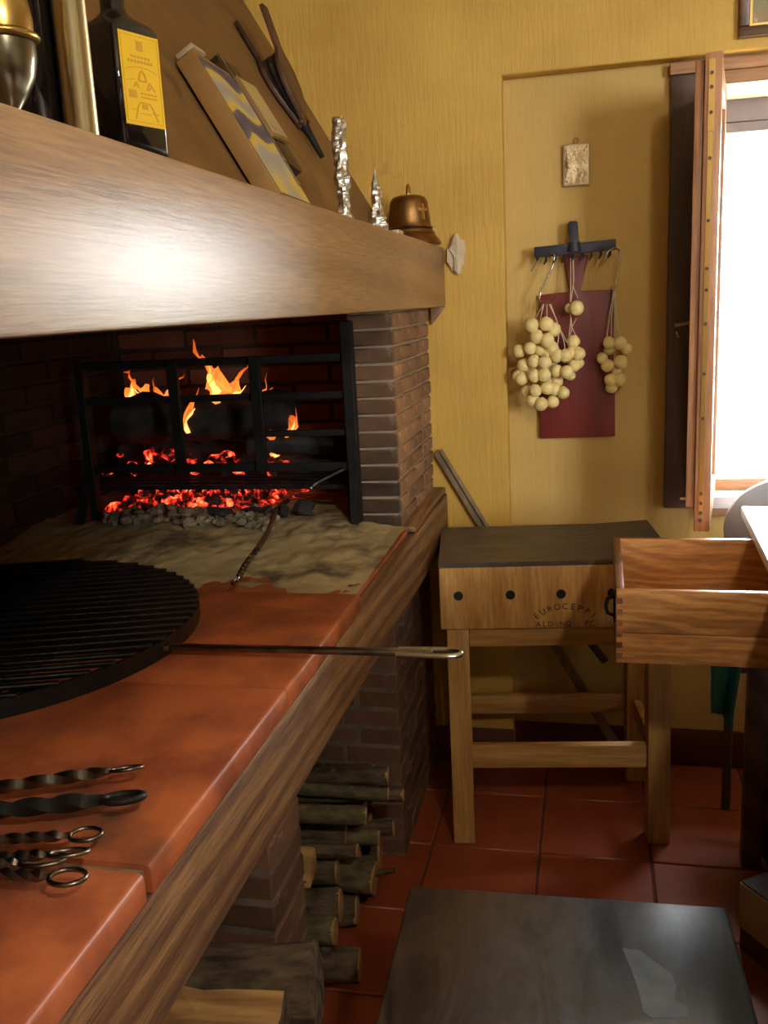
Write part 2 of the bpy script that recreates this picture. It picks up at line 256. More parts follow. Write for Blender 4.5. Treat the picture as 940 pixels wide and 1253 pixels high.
# ------------------------------------------------------------------ mesh helpers
class MB:
    def __init__(s): s.v = []; s.f = []
    def add(s, vs_, fs):
        o = len(s.v); s.v += [tuple(v) for v in vs_]; s.f += [tuple(i + o for i in f) for f in fs]; return s
    def box(s, x0, x1, y0, y1, z0, z1, mat=None):
        vs_ = [Vector(p) for p in ((x0,y0,z0),(x1,y0,z0),(x1,y1,z0),(x0,y1,z0),(x0,y0,z1),(x1,y0,z1),(x1,y1,z1),(x0,y1,z1))]
        if mat: vs_ = [mat @ v for v in vs_]
        return s.add(vs_, [(0,3,2,1),(4,5,6,7),(0,1,5,4),(1,2,6,5),(2,3,7,6),(3,0,4,7)])
    def bar(s, a, b, w, t, up=(0,0,1)):               # box from a to b, w across, t along up
        a, b = Vector(a), Vector(b); d = (b - a); L = d.length; d.normalize(); up = Vector(up)
        sd = d.cross(up).normalized(); up = sd.cross(d).normalized()
        m = Matrix((sd, d, up)).transposed().to_4x4(); m.translation = a
        return s.box(-w/2, w/2, 0, L, -t/2, t/2, m)
    def tube(s, path, r, n=8, closed=False, twist=0.0, square=False, cap=True, flat=1.0):
        P = [Vector(p) for p in path]; k = len(P)
        rr = r if isinstance(r, (list, tuple)) else [r]*k
        prev = None; rings = []
        for i in range(k):
            if closed: t = (P[(i+1) % k] - P[i-1])
            else: t = P[min(i+1, k-1)] - P[max(i-1, 0)]
            t.normalize()
            if prev is None:
                a = Vector((0,0,1)) if abs(t.z) < .9 else Vector((1,0,0))
                nrm = (a - t * a.dot(t)).normalized()
            else: nrm = (prev - t * prev.dot(t)).normalized()
            prev = nrm; bn = t.cross(nrm)
            ring = []
            for j in range(n):
                an = 2*math.pi*j/n + twist*i + (math.pi/4 if square else 0)
                ring.append(P[i] + (nrm*math.cos(an)*flat + bn*math.sin(an)) * rr[i])
            rings.append(ring)
        fs = []
        for i in range(k if closed else k-1):
            for j in range(n):
                i2 = (i+1) % k; j2 = (j+1) % n
                fs.append((i*n+j, i*n+j2, i2*n+j2, i2*n+j))
        if not closed and cap: fs += [tuple(range(n))[::-1], tuple((k-1)*n + j for j in range(n))]
        return s.add([v for ring in rings for v in ring], fs)
    def lathe(s, prof, n=24, mat=None, cap=True):
        vs_ = []
        for (r, z) in prof:
            for j in range(n):
                a = 2*math.pi*j/n; p = Vector((r*math.cos(a), r*math.sin(a), z)); vs_.append(mat @ p if mat else p)
        fs = [(i*n+j, i*n+(j+1) % n, (i+1)*n+(j+1) % n, (i+1)*n+j) for i in range(len(prof)-1) for j in range(n)]
        if cap: fs += [tuple(range(n))[::-1], tuple((len(prof)-1)*n + j for j in range(n))]
        return s.add(vs_, fs)
    def prism(s, poly, z0, z1, mat=None):
        n = len(poly)
        vs_ = [Vector((p[0], p[1], z)) for z in (z0, z1) for p in poly]
        if mat: vs_ = [mat @ v for v in vs_]
        return s.add(vs_, [tuple(range(n))[::-1], tuple(range(n, 2*n))] + [(i, (i+1) % n, n+(i+1) % n, n+i) for i in range(n)])
    def ball(s, c, r, seg=12, rings=8, sq=(1,1,1), jit=0, seed=0):
        c = Vector(c); vs_ = []
        for i in range(rings+1):
            th = math.pi*i/rings
            for j in range(seg):
                ph = 2*math.pi*j/seg
                d = Vector((math.sin(th)*math.cos(ph), math.sin(th)*math.sin(ph), math.cos(th)))
                q = r*(1 + (jit*noise.noise(d*1.6 + Vector((seed*3.1, seed*1.7, seed))) if jit else 0))
                vs_.append(c + Vector((d.x*sq[0], d.y*sq[1], d.z*sq[2]))*q)
        fs = [(i*seg+j, (i+1)*seg+j, (i+1)*seg+(j+1) % seg, i*seg+(j+1) % seg) for i in range(rings) for j in range(seg)]
        return s.add(vs_, fs)
    def mesh(s, name, mat, bevel=0, smooth=False, seg=2):
        me = bpy.data.meshes.new(name); me.from_pydata(s.v, [], s.f)
        bm = bmesh.new(); bm.from_mesh(me)
        bmesh.ops.remove_doubles(bm, verts=bm.verts, dist=1e-6)
        bmesh.ops.recalc_face_normals(bm, faces=bm.faces)
        if bevel:
            ed = [e for e in bm.edges if len(e.link_faces) == 2 and e.calc_face_angle(0) > .5]
            bmesh.ops.bevel(bm, geom=ed, offset=bevel, segments=seg, affect='EDGES', profile=.5, clamp_overlap=True)
        bm.to_mesh(me); bm.free()
        if mat: me.materials.append(mat)
        if smooth or bevel:
            for p in me.polygons: p.use_smooth = True
            me.set_sharp_from_angle(angle=math.radians(38 if not smooth else 55))
        return me
    def build(s, name, mat, parent=None, bevel=0, smooth=False, seg=2, loc=None, rot=None):
        return link(name, s.mesh(name, mat, bevel, smooth, seg), parent, loc, rot)
def link(name, me, parent=None, loc=None, rot=None, scale=None):
    o = bpy.data.objects.new(name, me); COL.objects.link(o)
    if parent is not None: o.parent = parent
    if loc is not None: o.location = loc
    if rot is not None: o.rotation_euler = rot
    if scale is not None: o.scale = scale
    return o
def tag(o, label, cat, group=None, kind=None):
    o['label'] = label; o['category'] = cat
    if group: o['group'] = group
    if kind: o['kind'] = kind
    return o
def thing(name, label, cat, loc=(0,0,0), rz=0, group=None, mat=None):
    o = bpy.data.objects.new(name, None); COL.objects.link(o); o.empty_display_size = .05
    if mat is not None: o.matrix_world = mat
    else: o.location = loc; o.rotation_euler = (0, 0, rz)
    return tag(o, label, cat, group)
def struct(o, label=None):
    o['kind'] = 'structure'
    if label: o['label'] = label
    return o
def ray(px, py): return CAMROT @ camdir(px, py)     # measured sight line of a reference point
def onx(px, py, x): d = ray(px, py); return Vector((0,0,EYE)) + d*(x/d.x)
def ony(px, py, y): d = ray(px, py); return Vector((0,0,EYE)) + d*(y/d.y)
BRK = {}
def unit_brick(L, D, Hh, mat, seed):
    key = (round(L,3), round(D,3), round(Hh,3), mat.name, seed)
    if key not in BRK:
        mb = MB().box(-L/2, L/2, -D/2, D/2, -Hh/2, Hh/2)
        me = mb.mesh('brick', mat, bevel=.0035, seg=1)
        rnd = random.Random(seed)
        for v in me.vertices: v.co += Vector((rnd.uniform(-1,1), rnd.uniform(-1,1), rnd.uniform(-1,1)))*.0013
        BRK[key] = me
    return BRK[key]
def bricks(parent, axis, plane, depth, a0, a1, z0, z1, L, pitch, mat, joint=.007, out=.004, half_start=0):
    """running bond in a wall whose long axis is 'x' or 'y'; plane = coordinate of the visible face, depth signed inwards"""
    rows = int(round((z1 - z0)/pitch)); pitch = (z1 - z0)/rows
    for r in range(rows):
        z = z0 + pitch*(r + .5)
        off = 0 if (r + half_start) % 2 == 0 else L/2
        a = a0 - off
        while a < a1 - .012:
            b0, b1 = max(a, a0), min(a + L, a1); a += L
            if b1 - b0 < .02: continue
            me = unit_brick(round(b1 - b0 - joint, 3), abs(depth), round(pitch - joint, 4), mat, random.randint(0, 3))
            c = plane + depth/2 - math.copysign(out*U(.4, 1.5), depth)
            p = ((b0+b1)/2, c, z) if axis == 'x' else (c, (b0+b1)/2, z)
            link('brick', me, parent, p, (U(-.006,.006), U(-.006,.006), (0 if axis == 'x' else math.pi/2) + U(-.006,.006)))

# ------------------------------------------------------------------ room shell
# floor
fl = struct(MB().box(XL-.2, XR+.2, YB-.2, YN+.3, -.12, -.006).build('floor', m_grout), 'dark red terracotta tiled floor')
tm = MB().box(-.1475,.1475,-.1475,.1475,-.012,.0).mesh('floor_tile', m_tile, bevel=.003, seg=1)
for i in range(-3, 9):
    for j in range(-6, 4):
        x = -.14 + .15 + .3*(i-1) ; y = 1.72 + .15 + .3*j
        if y > YN + .1 or x > XR + .1 or y < YB: continue
        link('floor_tile', tm, fl, (x, y, U(-.0012, 0)), (0, 0, (random.randint(0,3))*math.pi/2))
def wall_with_hole(name, mat, axis, plane, thick, a0, a1, z0, z1, hole):
    mb = MB(); h0, h1, k0, k1 = hole
    def bx(p0, p1, q0, q1):
        if axis == 'x': mb.box(p0, p1, plane, plane+thick, q0, q1)
        else: mb.box(plane, plane+thick, p0, p1, q0, q1)
    bx(a0, h0, z0, z1); bx(h1, a1, z0, z1); bx(h0, h1, z0, k0); bx(h0, h1, k1, z1)
    return struct(mb.build(name, mat))
NX, NZ = -.247, 2.118
wall_with_hole('wall_back', m_niche, 'x', YN, .22, XL-.2, XR+.2, -.1, ZC+.1, W1)['label'] = 'pale yellow plastered wall of the shallow window recess'
struct(MB().prism([(XL-.2,-.1),(NX,-.1),(NX,NZ),(XR,NZ+.004),(XR,ZC),(XL-.2,ZC)], -YN, -YW, Matrix.Rotation(math.pi/2, 4, 'X')).build('wall_back_front', m_wall, bevel=.006), 'rough yellow plastered wall around the recess')
struct(MB().box(XR, XR+.2, YB-.2, YN+.3, -.1, ZC+.1).build('wall_right', m_plain))
wall_with_hole('wall_rear', m_plain, 'x', YB-.22, .22, XL-.2, XR+.2, -.1, ZC+.1, W2)
struct(MB().box(XL-.2, XL-.03, YB, YN+.2, -.1, ZC+.1).build('wall_left', m_soot))
struct(MB().box(XL-.2, XR+.2, YB-.2, YN+.3, ZC, ZC+.15).build('ceiling', m_ceil))
struct(MB().box(-.247, XR, YN-.012, YN, 0, .125).build('baseboard_back', m_base, bevel=.003), 'dark red skirting at the foot of the recess')
struct(MB().box(XL, -.247, YW-.012, YW, 0, .125).build('baseboard_back_front', m_base, bevel=.003), 'dark red skirting left of the recess')
struct(MB().box(-8, 10, YN+.22, 14, -.4, -.3).box(-8, 10, -12, YB-.22, -.4, -.3).build('ground', m_ground))

# window 1 (back wall)
w1 = struct(bpy.data.objects.new('window_1', None), 'wooden window with an open inward sash and white daylight'); COL.objects.link(w1)
cx0 = .217
MB().box(cx0, cx0+.092, YN-.030, YN, .86, 2.080).build('casing', m_casing, w1, bevel=.004)
MB().box(cx0-.004, 1.35, YN-.036, YN, 2.081, 2.112).build('casing_cap', m_windx, w1, bevel=.003)
MB().box(W1[0]-.02, W1[1], YN+.031, YN+.22, W1[3]-.008, W1[3]-.001).build('head_reveal', m_white, w1)
MB().box(cx0+.093, 1.3, YN-.030, YN+.03, 2.045, 2.080).build('head_casing', m_windx, w1, bevel=.003)
MB().box(cx0+.0925, W1[0]+.006, YN-.020, YN+.10, .86, 2.044).build('jamb', m_wind, w1, bevel=.003)
MB().box(W1[0]+.007, W1[1], YN+.02, YN+.10, .902, .940).build('bottom_rail', m_windx, w1, bevel=.003)
MB().box(W1[0]-.02, 1.3, YN-.05, YN+.019, .862, .899).build('sill', m_sill, w1, bevel=.004)
MB().box(W1[0]-.02, 1.3, YN-.035, YN, .835, .861).build('sill_apron', m_windx, w1, bevel=.002)
MB().box(W1[0]-.05, 1.3, YN+.222, YN+.33, 1.985, 2.075).box(W1[0]-.05, 1.3, YN+.222, YN+.30, 1.955, 1.984).build('shutter_box', m_shutterbox, w1, bevel=.004)
# latch and lower pin on the casing
MB().bar((cx0+.020, YN-.045, 1.405), (cx0+.062, YN-.045, 1.411), .012, .010).bar((cx0+.026, YN-.028, 1.405), (cx0+.026, YN-.05, 1.405), .010, .010).build('latch_bar', m_windx, w1, bevel=.002)
MB().tube([(cx0+.026, YN-.036, 1.385), (cx0+.031, YN-.042, 1.368)], .004, 6).build('latch_tongue', m_brightsteel, w1, smooth=True)
MB().box(cx0+.063, cx0+.070, YN-.042, YN-.029, .89, .93).box(cx0+.045, cx0+.070, YN-.042, YN-.029, .888, .896).build('corner_bracket', m_brightsteel, w1)
# open sash, hinged at the left jamb, swung into the room
hx, hy = .338, YN-.024
near = ony(864, 300, 2.40); sd = Vector((near.x - hx, 2.40 - hy, 0)); SW = sd.length; ang = math.atan2(sd.y, sd.x)
sash = bpy.data.objects.new('open_sash', None); COL.objects.link(sash); sash.parent = w1; sash.location = (hx, hy, 0); sash.rotation_euler = (0,0,ang)
z0s, z1s = .900, 2.030
MB().box(SW-.06, SW, -.012, .026, z0s, z1s).box(SW-.075, SW-.013, -.034, -.0122, z0s+.06, z1s-.012).build('stile', m_wind, sash, bevel=.003)
MB().box(.004, .065, -.012, .026, z0s, z1s).build('stile', m_wind, sash, bevel=.003)
MB().box(.066, SW-.061, -.011, .025, z0s, z0s+.075).build('rail', m_windx, sash, bevel=.003)
MB().box(.066, SW-.061, -.011, .025, z1s-.06, z1s).build('rail', m_windx, sash, bevel=.003)
MB().box(.066, SW-.061, .004, .008, z0s+.076, z1s-.061).build('pane', m_glass, sash)
stp = MB().box(SW+.0005, SW+.0025, -.003, .011, 1.86, 2.015).box(SW+.0005, SW+.0020, -.002, .009, z0s+.05, 1.858).build('espagnolette_strip', m_brassstrip, sash)
mbs = MB()
for z in (.93,.95,.975,1.00,1.19,1.30,1.42,1.50,1.55,1.66,1.80,1.90,1.955,1.985): mbs.tube([(SW+.002, .004, z), (SW+.0055, .004, z)], .0042, 8)
mbs.build('screw', m_casing, sash)
# window 2 (right wall, beside the camera)
w2 = struct(bpy.data.objects.new('window_2', None), 'two leaf window in the wall behind the camera'); COL.objects.link(w2)
for x in (W2[0], (W2[0]+W2[1])/2-.025, W2[1]-.05): MB().box(x, x+.05, YB-.10, YB-.05, W2[2], W2[3]).build('stile', m_wind, w2)
MB().box(W2[0]+.051, W2[1]-.051, YB-.099, YB-.051, W2[2], W2[2]+.05).build('rail', m_windx, w2); MB().box(W2[0]+.051, W2[1]-.051, YB-.099, YB-.051, W2[3]-.05, W2[3]).build('rail', m_windx, w2)
MB().box(W2[0]+.051, W2[1]-.051, YB-.077, YB-.073, W2[2]+.051, W2[3]-.051).build('pane', m_glass, w2)

# ------------------------------------------------------------------ fireplace
FY0 = -.6                                             # near end of the fireplace
Z_H = .956                                            # hearth tile top
# firebox back wall (left), end wall, pillar
wf = struct(MB().box(XL-.029, XL, FY0, YW-.001, .60, ZC).build('wall_firebox_left', m_fmortar), 'sooty brick back wall of the fireplace')
bricks(wf, 'y', XL+.008, -.03, 1.30, YW-.07, .92, 1.82, .235, .060, m_fbrick, joint=.010, out=.003)
we = struct(MB().box(XL, -.60, YW-.05, YW-.001, .60, 1.75).build('wall_firebox_end', m_fmortar), 'brick end wall behind the fire')
bricks(we, 'x', YW-.055, .03, XL+.012, -.602, .92, 1.64, .235, .060, m_ebrick, joint=.010, out=.003)
wp = struct(MB().box(-.596, -.487, 2.292, YW-.001, .925, 1.49).build('wall_pillar', m_mortar), 'slim brick pillar carrying the mantel')
rows = 13; pit = (1.487 - .928)/rows
for r in range(rows):
    z = .928 + pit*(r+.5); y = 2.284
    segs = [.245, .13, .16] if r % 2 == 0 else [.12, .245, .17]
    for L in segs:
        me = unit_brick(.119, round(L-.006,3), round(pit-.007,4), m_brick, random.randint(0,3))
        link('brick', me, wp, (-.5405 + U(-.0015,.0015), y + L/2, z), (U(-.008,.008), U(-.008,.008), U(-.006,.006)))
        y += L
# near pier of the fireplace, outside the picture
struct(MB().box(XL, -.481, FY0-.12, FY0-.001, 0, 1.49).build('wall_fireplace_near', m_mortar))
# hood above the mantel
HS = .584
def hoodx(z): return -.565 - HS*(z - 1.66)
hd = [(-.60,1.655),(hoodx(1.655),1.655),(hoodx(ZC),ZC),(hoodx(ZC)-.05,ZC)]
struct(MB().prism(hd, -YW+.001, -(FY0-.12), Matrix(((1,0,0,0),(0,0,-1,0),(0,1,0,0),(0,0,0,1)))).build('wall_hood', m_hood), 'sloping brown chimney hood above the mantel')
# mantel
mt = thing('mantel_shelf', 'thick varnished oak mantel beam across the fireplace opening', 'mantel', (-.425, 1.1, 1.49))
MB().box(-.175, 0, FY0-1.21, YW-1.102, .0, .172).build('beam', m_mantel, mt, bevel=.005)
MB().prism([(0,0),(-.044,0),(-.044,-.052)], 1.702, 1.718, Matrix(((1,0,0,0),(0,0,1,0),(0,1,0,0),(0,0,0,1)))).build('corbel', m_mantel, mt, bevel=.001)
MB().box(-.180, -.176, FY0-1.21, YW-1.102, .0, .165).build('soot_board', m_soot, mt)

# hearth
he = struct(MB().box(XL, -.522, FY0, YW-.002, .775, .922).build('hearth_slab', m_hgrout), 'raised hearth of terracotta tiles over a log store')
he['kind'] = 'structure'
yj = [-.59, -.14, .31, .76, 1.21, 1.66, 2.11, 2.56, 2.81]
for a, b in zip(yj[:-1], yj[1:]):
    for (x0, x1) in ((-.875, -.50), (-1.19, -.88), (-1.49, -1.195)):
        if a < 1.6 and x1 > -.6: continue
        if a > 2.2 and x1 > -.61: x1 = -.602
        zt = Z_H if a < 1.6 else .933
        MB().box(x0, x1, a+.004, b-.004, .915, zt + U(-.001,.001)).build('hearth_tile', m_stile if x0 < -1 else m_htile, he, bevel=.004)
def nose(a, b, xo=-.4385):
    prof = [(-.875, .9225), (-.875, Z_H), (xo-.008, Z_H), (xo-.002, Z_H-.002), (xo, Z_H-.008), (xo, .9225)]
    MB().prism(prof, -b, -a, Matrix(((1,0,0,0),(0,0,-1,0),(0,1,0,0),(0,0,0,1)))).build('nosing_tile', m_htile, he, bevel=.002)
nose(-.59, .752); nose(.765, 1.2095);
MB().box(-1.49, -.446, .7535, .7635, .9226, Z_H-.006).build('joint_mortar', m_hgrout, he)
nose(1.2120, 1.665)
MB().box(-.4985, -.462, 1.672, 2.27, .9225, .933).build('hearth_tile', m_htile, he, bevel=.003)
be = thing('hearth_beam', 'worn oak beam edging the raised hearth', 'beam', (-.48, 1.1, .772))
MB().box(-.040, .040, FY0-1.09, YW-1.104, 0, .147).build('beam', m_beam, be, bevel=.005)
MB().box(-.040, .036, 1.19, YW-1.104, .1505, .166).build('fillet', m_beam, be, bevel=.004)
# brick piers below the hearth
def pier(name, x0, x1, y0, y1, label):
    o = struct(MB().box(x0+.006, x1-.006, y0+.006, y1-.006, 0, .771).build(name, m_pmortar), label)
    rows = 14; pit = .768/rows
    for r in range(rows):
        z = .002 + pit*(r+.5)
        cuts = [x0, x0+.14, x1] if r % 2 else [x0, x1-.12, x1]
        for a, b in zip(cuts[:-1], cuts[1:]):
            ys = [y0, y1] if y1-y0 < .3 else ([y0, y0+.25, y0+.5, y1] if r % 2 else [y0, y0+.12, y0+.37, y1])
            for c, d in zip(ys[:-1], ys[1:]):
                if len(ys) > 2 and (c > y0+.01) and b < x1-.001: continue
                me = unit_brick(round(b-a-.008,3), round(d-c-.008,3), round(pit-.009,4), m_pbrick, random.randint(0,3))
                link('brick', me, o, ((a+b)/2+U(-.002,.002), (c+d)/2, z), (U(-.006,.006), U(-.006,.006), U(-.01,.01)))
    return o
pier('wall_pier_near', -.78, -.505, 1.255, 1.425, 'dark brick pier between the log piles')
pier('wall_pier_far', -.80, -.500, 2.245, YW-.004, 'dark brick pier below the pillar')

# ash bed
def heightgrid(name, x0, x1, y0, y1, nx, ny, fz, mat):
    mb = MB(); vs_ = [(x0+(x1-x0)*i/nx, y0+(y1-y0)*j/ny, 0) for j in range(ny+1) for i in range(nx+1)]
    vs_ = [(x, y, fz(x, y)) for x, y, _ in vs_]
    fs = [(j*(nx+1)+i, j*(nx+1)+i+1, (j+1)*(nx+1)+i+1, (j+1)*(nx+1)+i) for j in range(ny) for i in range(nx)]
    mb.add(vs_, fs); return mb.build(name, mat, smooth=True)
def ashz(x, y):
    fine = noise.noise(Vector((x*26, y*26, 5)))*.0035 + noise.noise(Vector((x*60, y*60, 1)))*.0016
    n = noise.noise(Vector((x*3.2, y*3.2, .3)))*.010 + noise.noise(Vector((x*9, y*9, 2)))*.005
    w = noise.noise(Vector((x*3.5, y*1.5, 9)))*.16 + noise.noise(Vector((x*13, y*8, 4)))*.07 + noise.noise(Vector((x*34, y*22, 7)))*.035
    t = (y - 1.73 + w)/.50
    if t < 0: return .9305 + max(-.012, t*.02) + fine*.6
    t = min(1, t)
    e = .4 + .6*max(0, min(1, (-.50 - x)/.10))
    return .9312 + (.034*t**1.25 + n*t)*e + fine*(.7+.3*t)
tag(heightgrid('ash_bed', -1.485, -.605, 1.60, 2.755, 140, 180, ashz, m_ash), 'tan bed of wood ash spread over the hearth', 'ash', kind='stuff')
a2 = heightgrid('ash_spill', -.604, -.463, 1.66, 2.275, 26, 100, ashz, m_ash); tag(a2, 'pale ash spilled beside the foot of the brick pillar', 'ash', kind='stuff')
# lumps and embers
def lumps(name, spots, mat, label, cat):
    mb = MB()
    for k, (x, y, z, r) in enumerate(spots):
        mb.ball((x, y, z), r, 6, 4, (U(.8,1.4), U(.8,1.3), U(.6,1)), .9, k)
    o = mb.build(name, mat); return tag(o, label, cat, kind='stuff')
sp = []
for k in range(190):
    x = U(-1.27, -.80); y = U(2.16, 2.33) + .06*abs(x+1.0); r = U(.005, .016)
    sp.append((x, y, ashz(x, y)+r*.5+U(0,.012), r))
lumps('ash_lump_heap', sp, m_lump, 'crumbly heap of ash lumps and spent charcoal before the embers', 'ash heap')
sp = []
for k in range(260):
    x = max(-1.33, min(-.84, random.gauss(-1.10, .13))); y = U(2.33, 2.74); r = U(.007, .019)
    sp.append((x, y, ashz(x, y)+U(0, .05)*(1-abs((y-2.5)/.3))+.004, r))
lumps('ember_bed', sp, m_ember, 'glowing red bed of embers under the iron grate', 'embers')
def coal(x, y, z, s, rz, label):
    mb = MB().ball((0,0,0), 1, 8, 6, s, .6, x*9+y)
    o = mb.build('charcoal_piece', m_char, loc=(x, y, z), rot=(.1, .1, rz)); tag(o, label, 'charcoal', 'charcoal pieces in the ash')
coal(-.945, 2.215, .992, (.034,.013,.014), .05, 'black oblong charcoal piece on the front of the ash heap')
coal(-.745, 2.30, .985, (.030,.022,.024), .6, 'rounded charcoal lump at the right end of the embers')
coal(-.80, 2.285, .980, (.022,.016,.022), 2.2, 'small charcoal lump touching the tong tips')
coal(-.86, 2.30, .975, (.055,.012,.013), .1, 'thin charred stick right of the ash heap')
coal(-1.21, 2.19, .972, (.022,.018,.014), .4, 'charcoal lump at the left end of the ash heap')

# grate
GY = 2.262
gr = thing('fire_grate', 'black iron barred fire grate standing in front of the flames', 'grate', (-.95, GY, .945))
def gbar(nm, x0, x1, z0, z1, t=.014): MB().box(x0+.95, x1+.95, -t/2, t/2, z0-.945, z1-.945).build(nm, m_iron, gr, bevel=.002, seg=1)
gbar('post', -.606, -.578, .955, 1.47, .03); gbar('post', -1.345, -1.322, .955, 1.40, .03)
for z, x0, x1, h in ((1.382,-1.32,-.607,.020),(1.288,-1.32,-.607,.018),(1.192,-.845,-.607,.016),(1.104,-1.32,-.607,.022)): gbar('bar', x0, x1, z-h/2, z+h/2)
for x, w in ((-1.062,.030),(-.836,.030)):
    MB().box(x-w/2+.95, x+w/2+.95, -.020, -.0075, 1.094-.945, 1.392-.945).build('upright', m_iron, gr, bevel=.002, seg=1)
MB().bar((-.392+.0, -.004, .155), (-.41, -.06, .0), .022, .014, (0,1,0)).build('foot', m_iron, gr)
MB().bar((.36, -.016, .155), (.36, -.03, .0), .02, .014, (0,1,0)).build('foot', m_iron, gr)
MB().tube([(.335, -.02, .155), (.27, -.03, .125), (.255, -.035, .115)], .005, 6).ball((.25,-.037,.11), .008, 8, 6).build('hook', m_steel, gr, smooth=True)
# burning logs
def logmesh(L, r0, r1, seed, n=12, k=14, bend=.02, jit=.12):
    mb = MB(); path = []; rad = []
    for i in range(k+1):
        t = i/k; path.append((L*(t), bend*math.sin(t*3+seed)*.6, bend*math.cos(t*2.3+seed*2)*.6)); rad.append(r0+(r1-r0)*t)
    mb.tube(path, rad, n)
    o = len(mb.v) - n*(k+1)
    for q in range(len(mb.v)):
        i = q // n; v = Vector(mb.v[q]); c = Vector(path[i]); d = v - c
        mb.v[q] = tuple(c + d*(1 + jit*noise.noise(Vector((v.x*14, v.y*22+seed*5, v.z*22)))))
    return mb
def fire_log(x0, y, z, L, r, rz, ry, seed, label):
    o = logmesh(L, r, r*.9, seed, jit=.35).build('burning_log', m_char, loc=(x0, y, z), rot=(0, ry, rz), smooth=True)
    tag(o, label, 'log', 'burning logs behind the grate')
fire_log(-1.33, 2.43, 1.225, .52, .068, .05, .0, 1, 'thick blackened log lying behind the grate under the flames')
fire_log(-1.40, 2.58, 1.10, .58, .060, -.05, .02, 2, 'charred log at the left rear of the fire')
fire_log(-.93, 2.40, 1.130, .33, .028, .25, .0, 3, 'thin charred branch at the right of the grate')
fire_log(-.90, 2.52, 1.085, .29, .034, -.1, .03, 4, 'charred branch behind the right part of the grate')
fire_log(-1.05, 2.46, 1.075, .25, .026, .7, .0, 5, 'ash grey stick poking across the grate bottom')
sp = []
for k in range(60):
    x = U(-1.38, -.82); y = U(2.36, 2.60); r = U(.008, .018); sp.append((x, y, 1.085+U(-.018,.03), r))
lumps('raised_ember_bed', sp, m_ember, 'glowing embers beneath the burning logs above the grate bottom bar', 'embers')
# iron basket floor that carries the logs
fb = thing('fire_basket', 'black iron basket bars carrying the burning logs', 'basket', (-1.0, 2.5, .945))
for k in range(8): MB().box(-.42, .40, -.20+.05*k, -.188+.05*k, .092, .104).build('bar', m_iron, fb)
for sx in (-.40, .38):
    MB().box(sx, sx+.014, -.22, .20, .079, .091).build('bearer', m_iron, fb)
    for sy in (-.21, .18): MB().box(sx, sx+.012, sy, sy+.012, 0, .078).build('leg', m_iron, fb)
# flames
fi = thing('fire', 'bright orange flames rising from the logs behind the grate', 'fire', (-1.0, 2.45, 1.24))
def flame(x, y, z, h, w, lean, seed):
    def shape(h, w, nm, mat, par):
        mb = MB(); k = 16; path = []; rad = []
        for i in range(k+1):
            t = i/k
            path.append((x + lean*h*t*t + .13*h*math.sin(t*5+seed)*t, y + .06*h*math.sin(t*4+seed*2), z + h*t))
            rad.append(w*(.25 + 1.0*math.sin(min(1, t*1.2+.10)*math.pi))*(1-t)**.6 + .0006)
        mb.tube(path, rad, 12, flat=.5)
        for q in range(len(mb.v)):
            v = Vector(mb.v[q]); f = min(1, (v.z-z)/h*1.6)
            mb.v[q] = tuple(v + Vector((noise.noise(Vector((v.x*38+seed, v.y*38, v.z*24))), 0, 1.6*noise.noise(Vector((v.x*44, v.y*44+seed, v.z*20)))))*w*.85*f)
        return mb.build(nm, mat, par, smooth=True)
    o = shape(h, w, 'flame', m_flame, fi)
    shape(h*.62, w*.55, 'flame_core', m_core, o)
for p in ((-.02,0,-.02,.225,.044,-.18,1.0),(.02,.01,-.01,.13,.028,.25,2.2),(.065,.0,-.03,.11,.026,.45,3.1),(.14,-.03,-.135,.14,.036,-.1,4.0),(.18,-.02,-.10,.10,.022,.3,5.0),
          (-.265,.03,-.01,.125,.028,-.35,6.0),(-.225,.02,-.01,.09,.028,.2,7.0),(-.185,.03,-.01,.12,.024,.3,8.1),(-.135,-.02,-.02,.125,.028,-.30,9.0),(-.10,-.06,-.06,.12,.022,.3,10.0),(-.32,.05,.02,.09,.024,.2,11.5),(.10,.03,-.02,.07,.02,.5,13.0)): flame(*p)

# ------------------------------------------------------------------ on the hearth
# round grill
GC = Vector((-1.083, 1.365, 0)); GR = .405
g = thing('round_grill', 'large round black barred cooking grill with a long handle, lying on the hearth', 'grill', (GC.x, GC.y, Z_H))
ring = []
for i in range(72):
    a = 2*math.pi*i/72; ring.append((GR*math.cos(a), GR*math.sin(a)))
mb = MB(); n = 72
vs_ = []
for i, (x, y) in enumerate(ring):
    rr = 1 - .006/GR
    up = .0022*math.sin(i*math.pi)  # straight rim
    for q, z in ((1, .001), (1, .030), (rr, .030), (rr, .001)): vs_.append((x*q, y*q, z))
fs = []
for i in range(n):
    j = (i+1) % n
    for q in range(4): fs.append((i*4+q, j*4+q, j*4+(q+1) % 4, i*4+(q+1) % 4))
mb.add(vs_, fs); mb.build('rim', m_grill, g)
ga = math.radians(17); nb = 25
for k in range(nb):
    o_ = -GR + (k+.5)*2*GR/nb; hl = math.sqrt(max(0, GR*GR - o_*o_)) - .001
    d = Vector((math.cos(ga), math.sin(ga), 0)); p = Vector((-math.sin(ga), math.cos(ga), 0))*o_
    MB().bar(p - d*hl + Vector((0,0,.0305)), p + d*hl + Vector((0,0,.0305)), .011, .008).build('bar', m_grill, g, bevel=.002, seg=1)
for a in (-.75, .9, 2.6, 4.0):
    c = Vector((math.cos(a), math.sin(a), 0))*(GR-.035)
    MB().box(c.x-.015, c.x+.015, c.y-.015, c.y+.015, 0, .026).build('foot', m_grill, g, bevel=.002, seg=1)
hs = Vector((-.665, 1.318, 0)) - GC
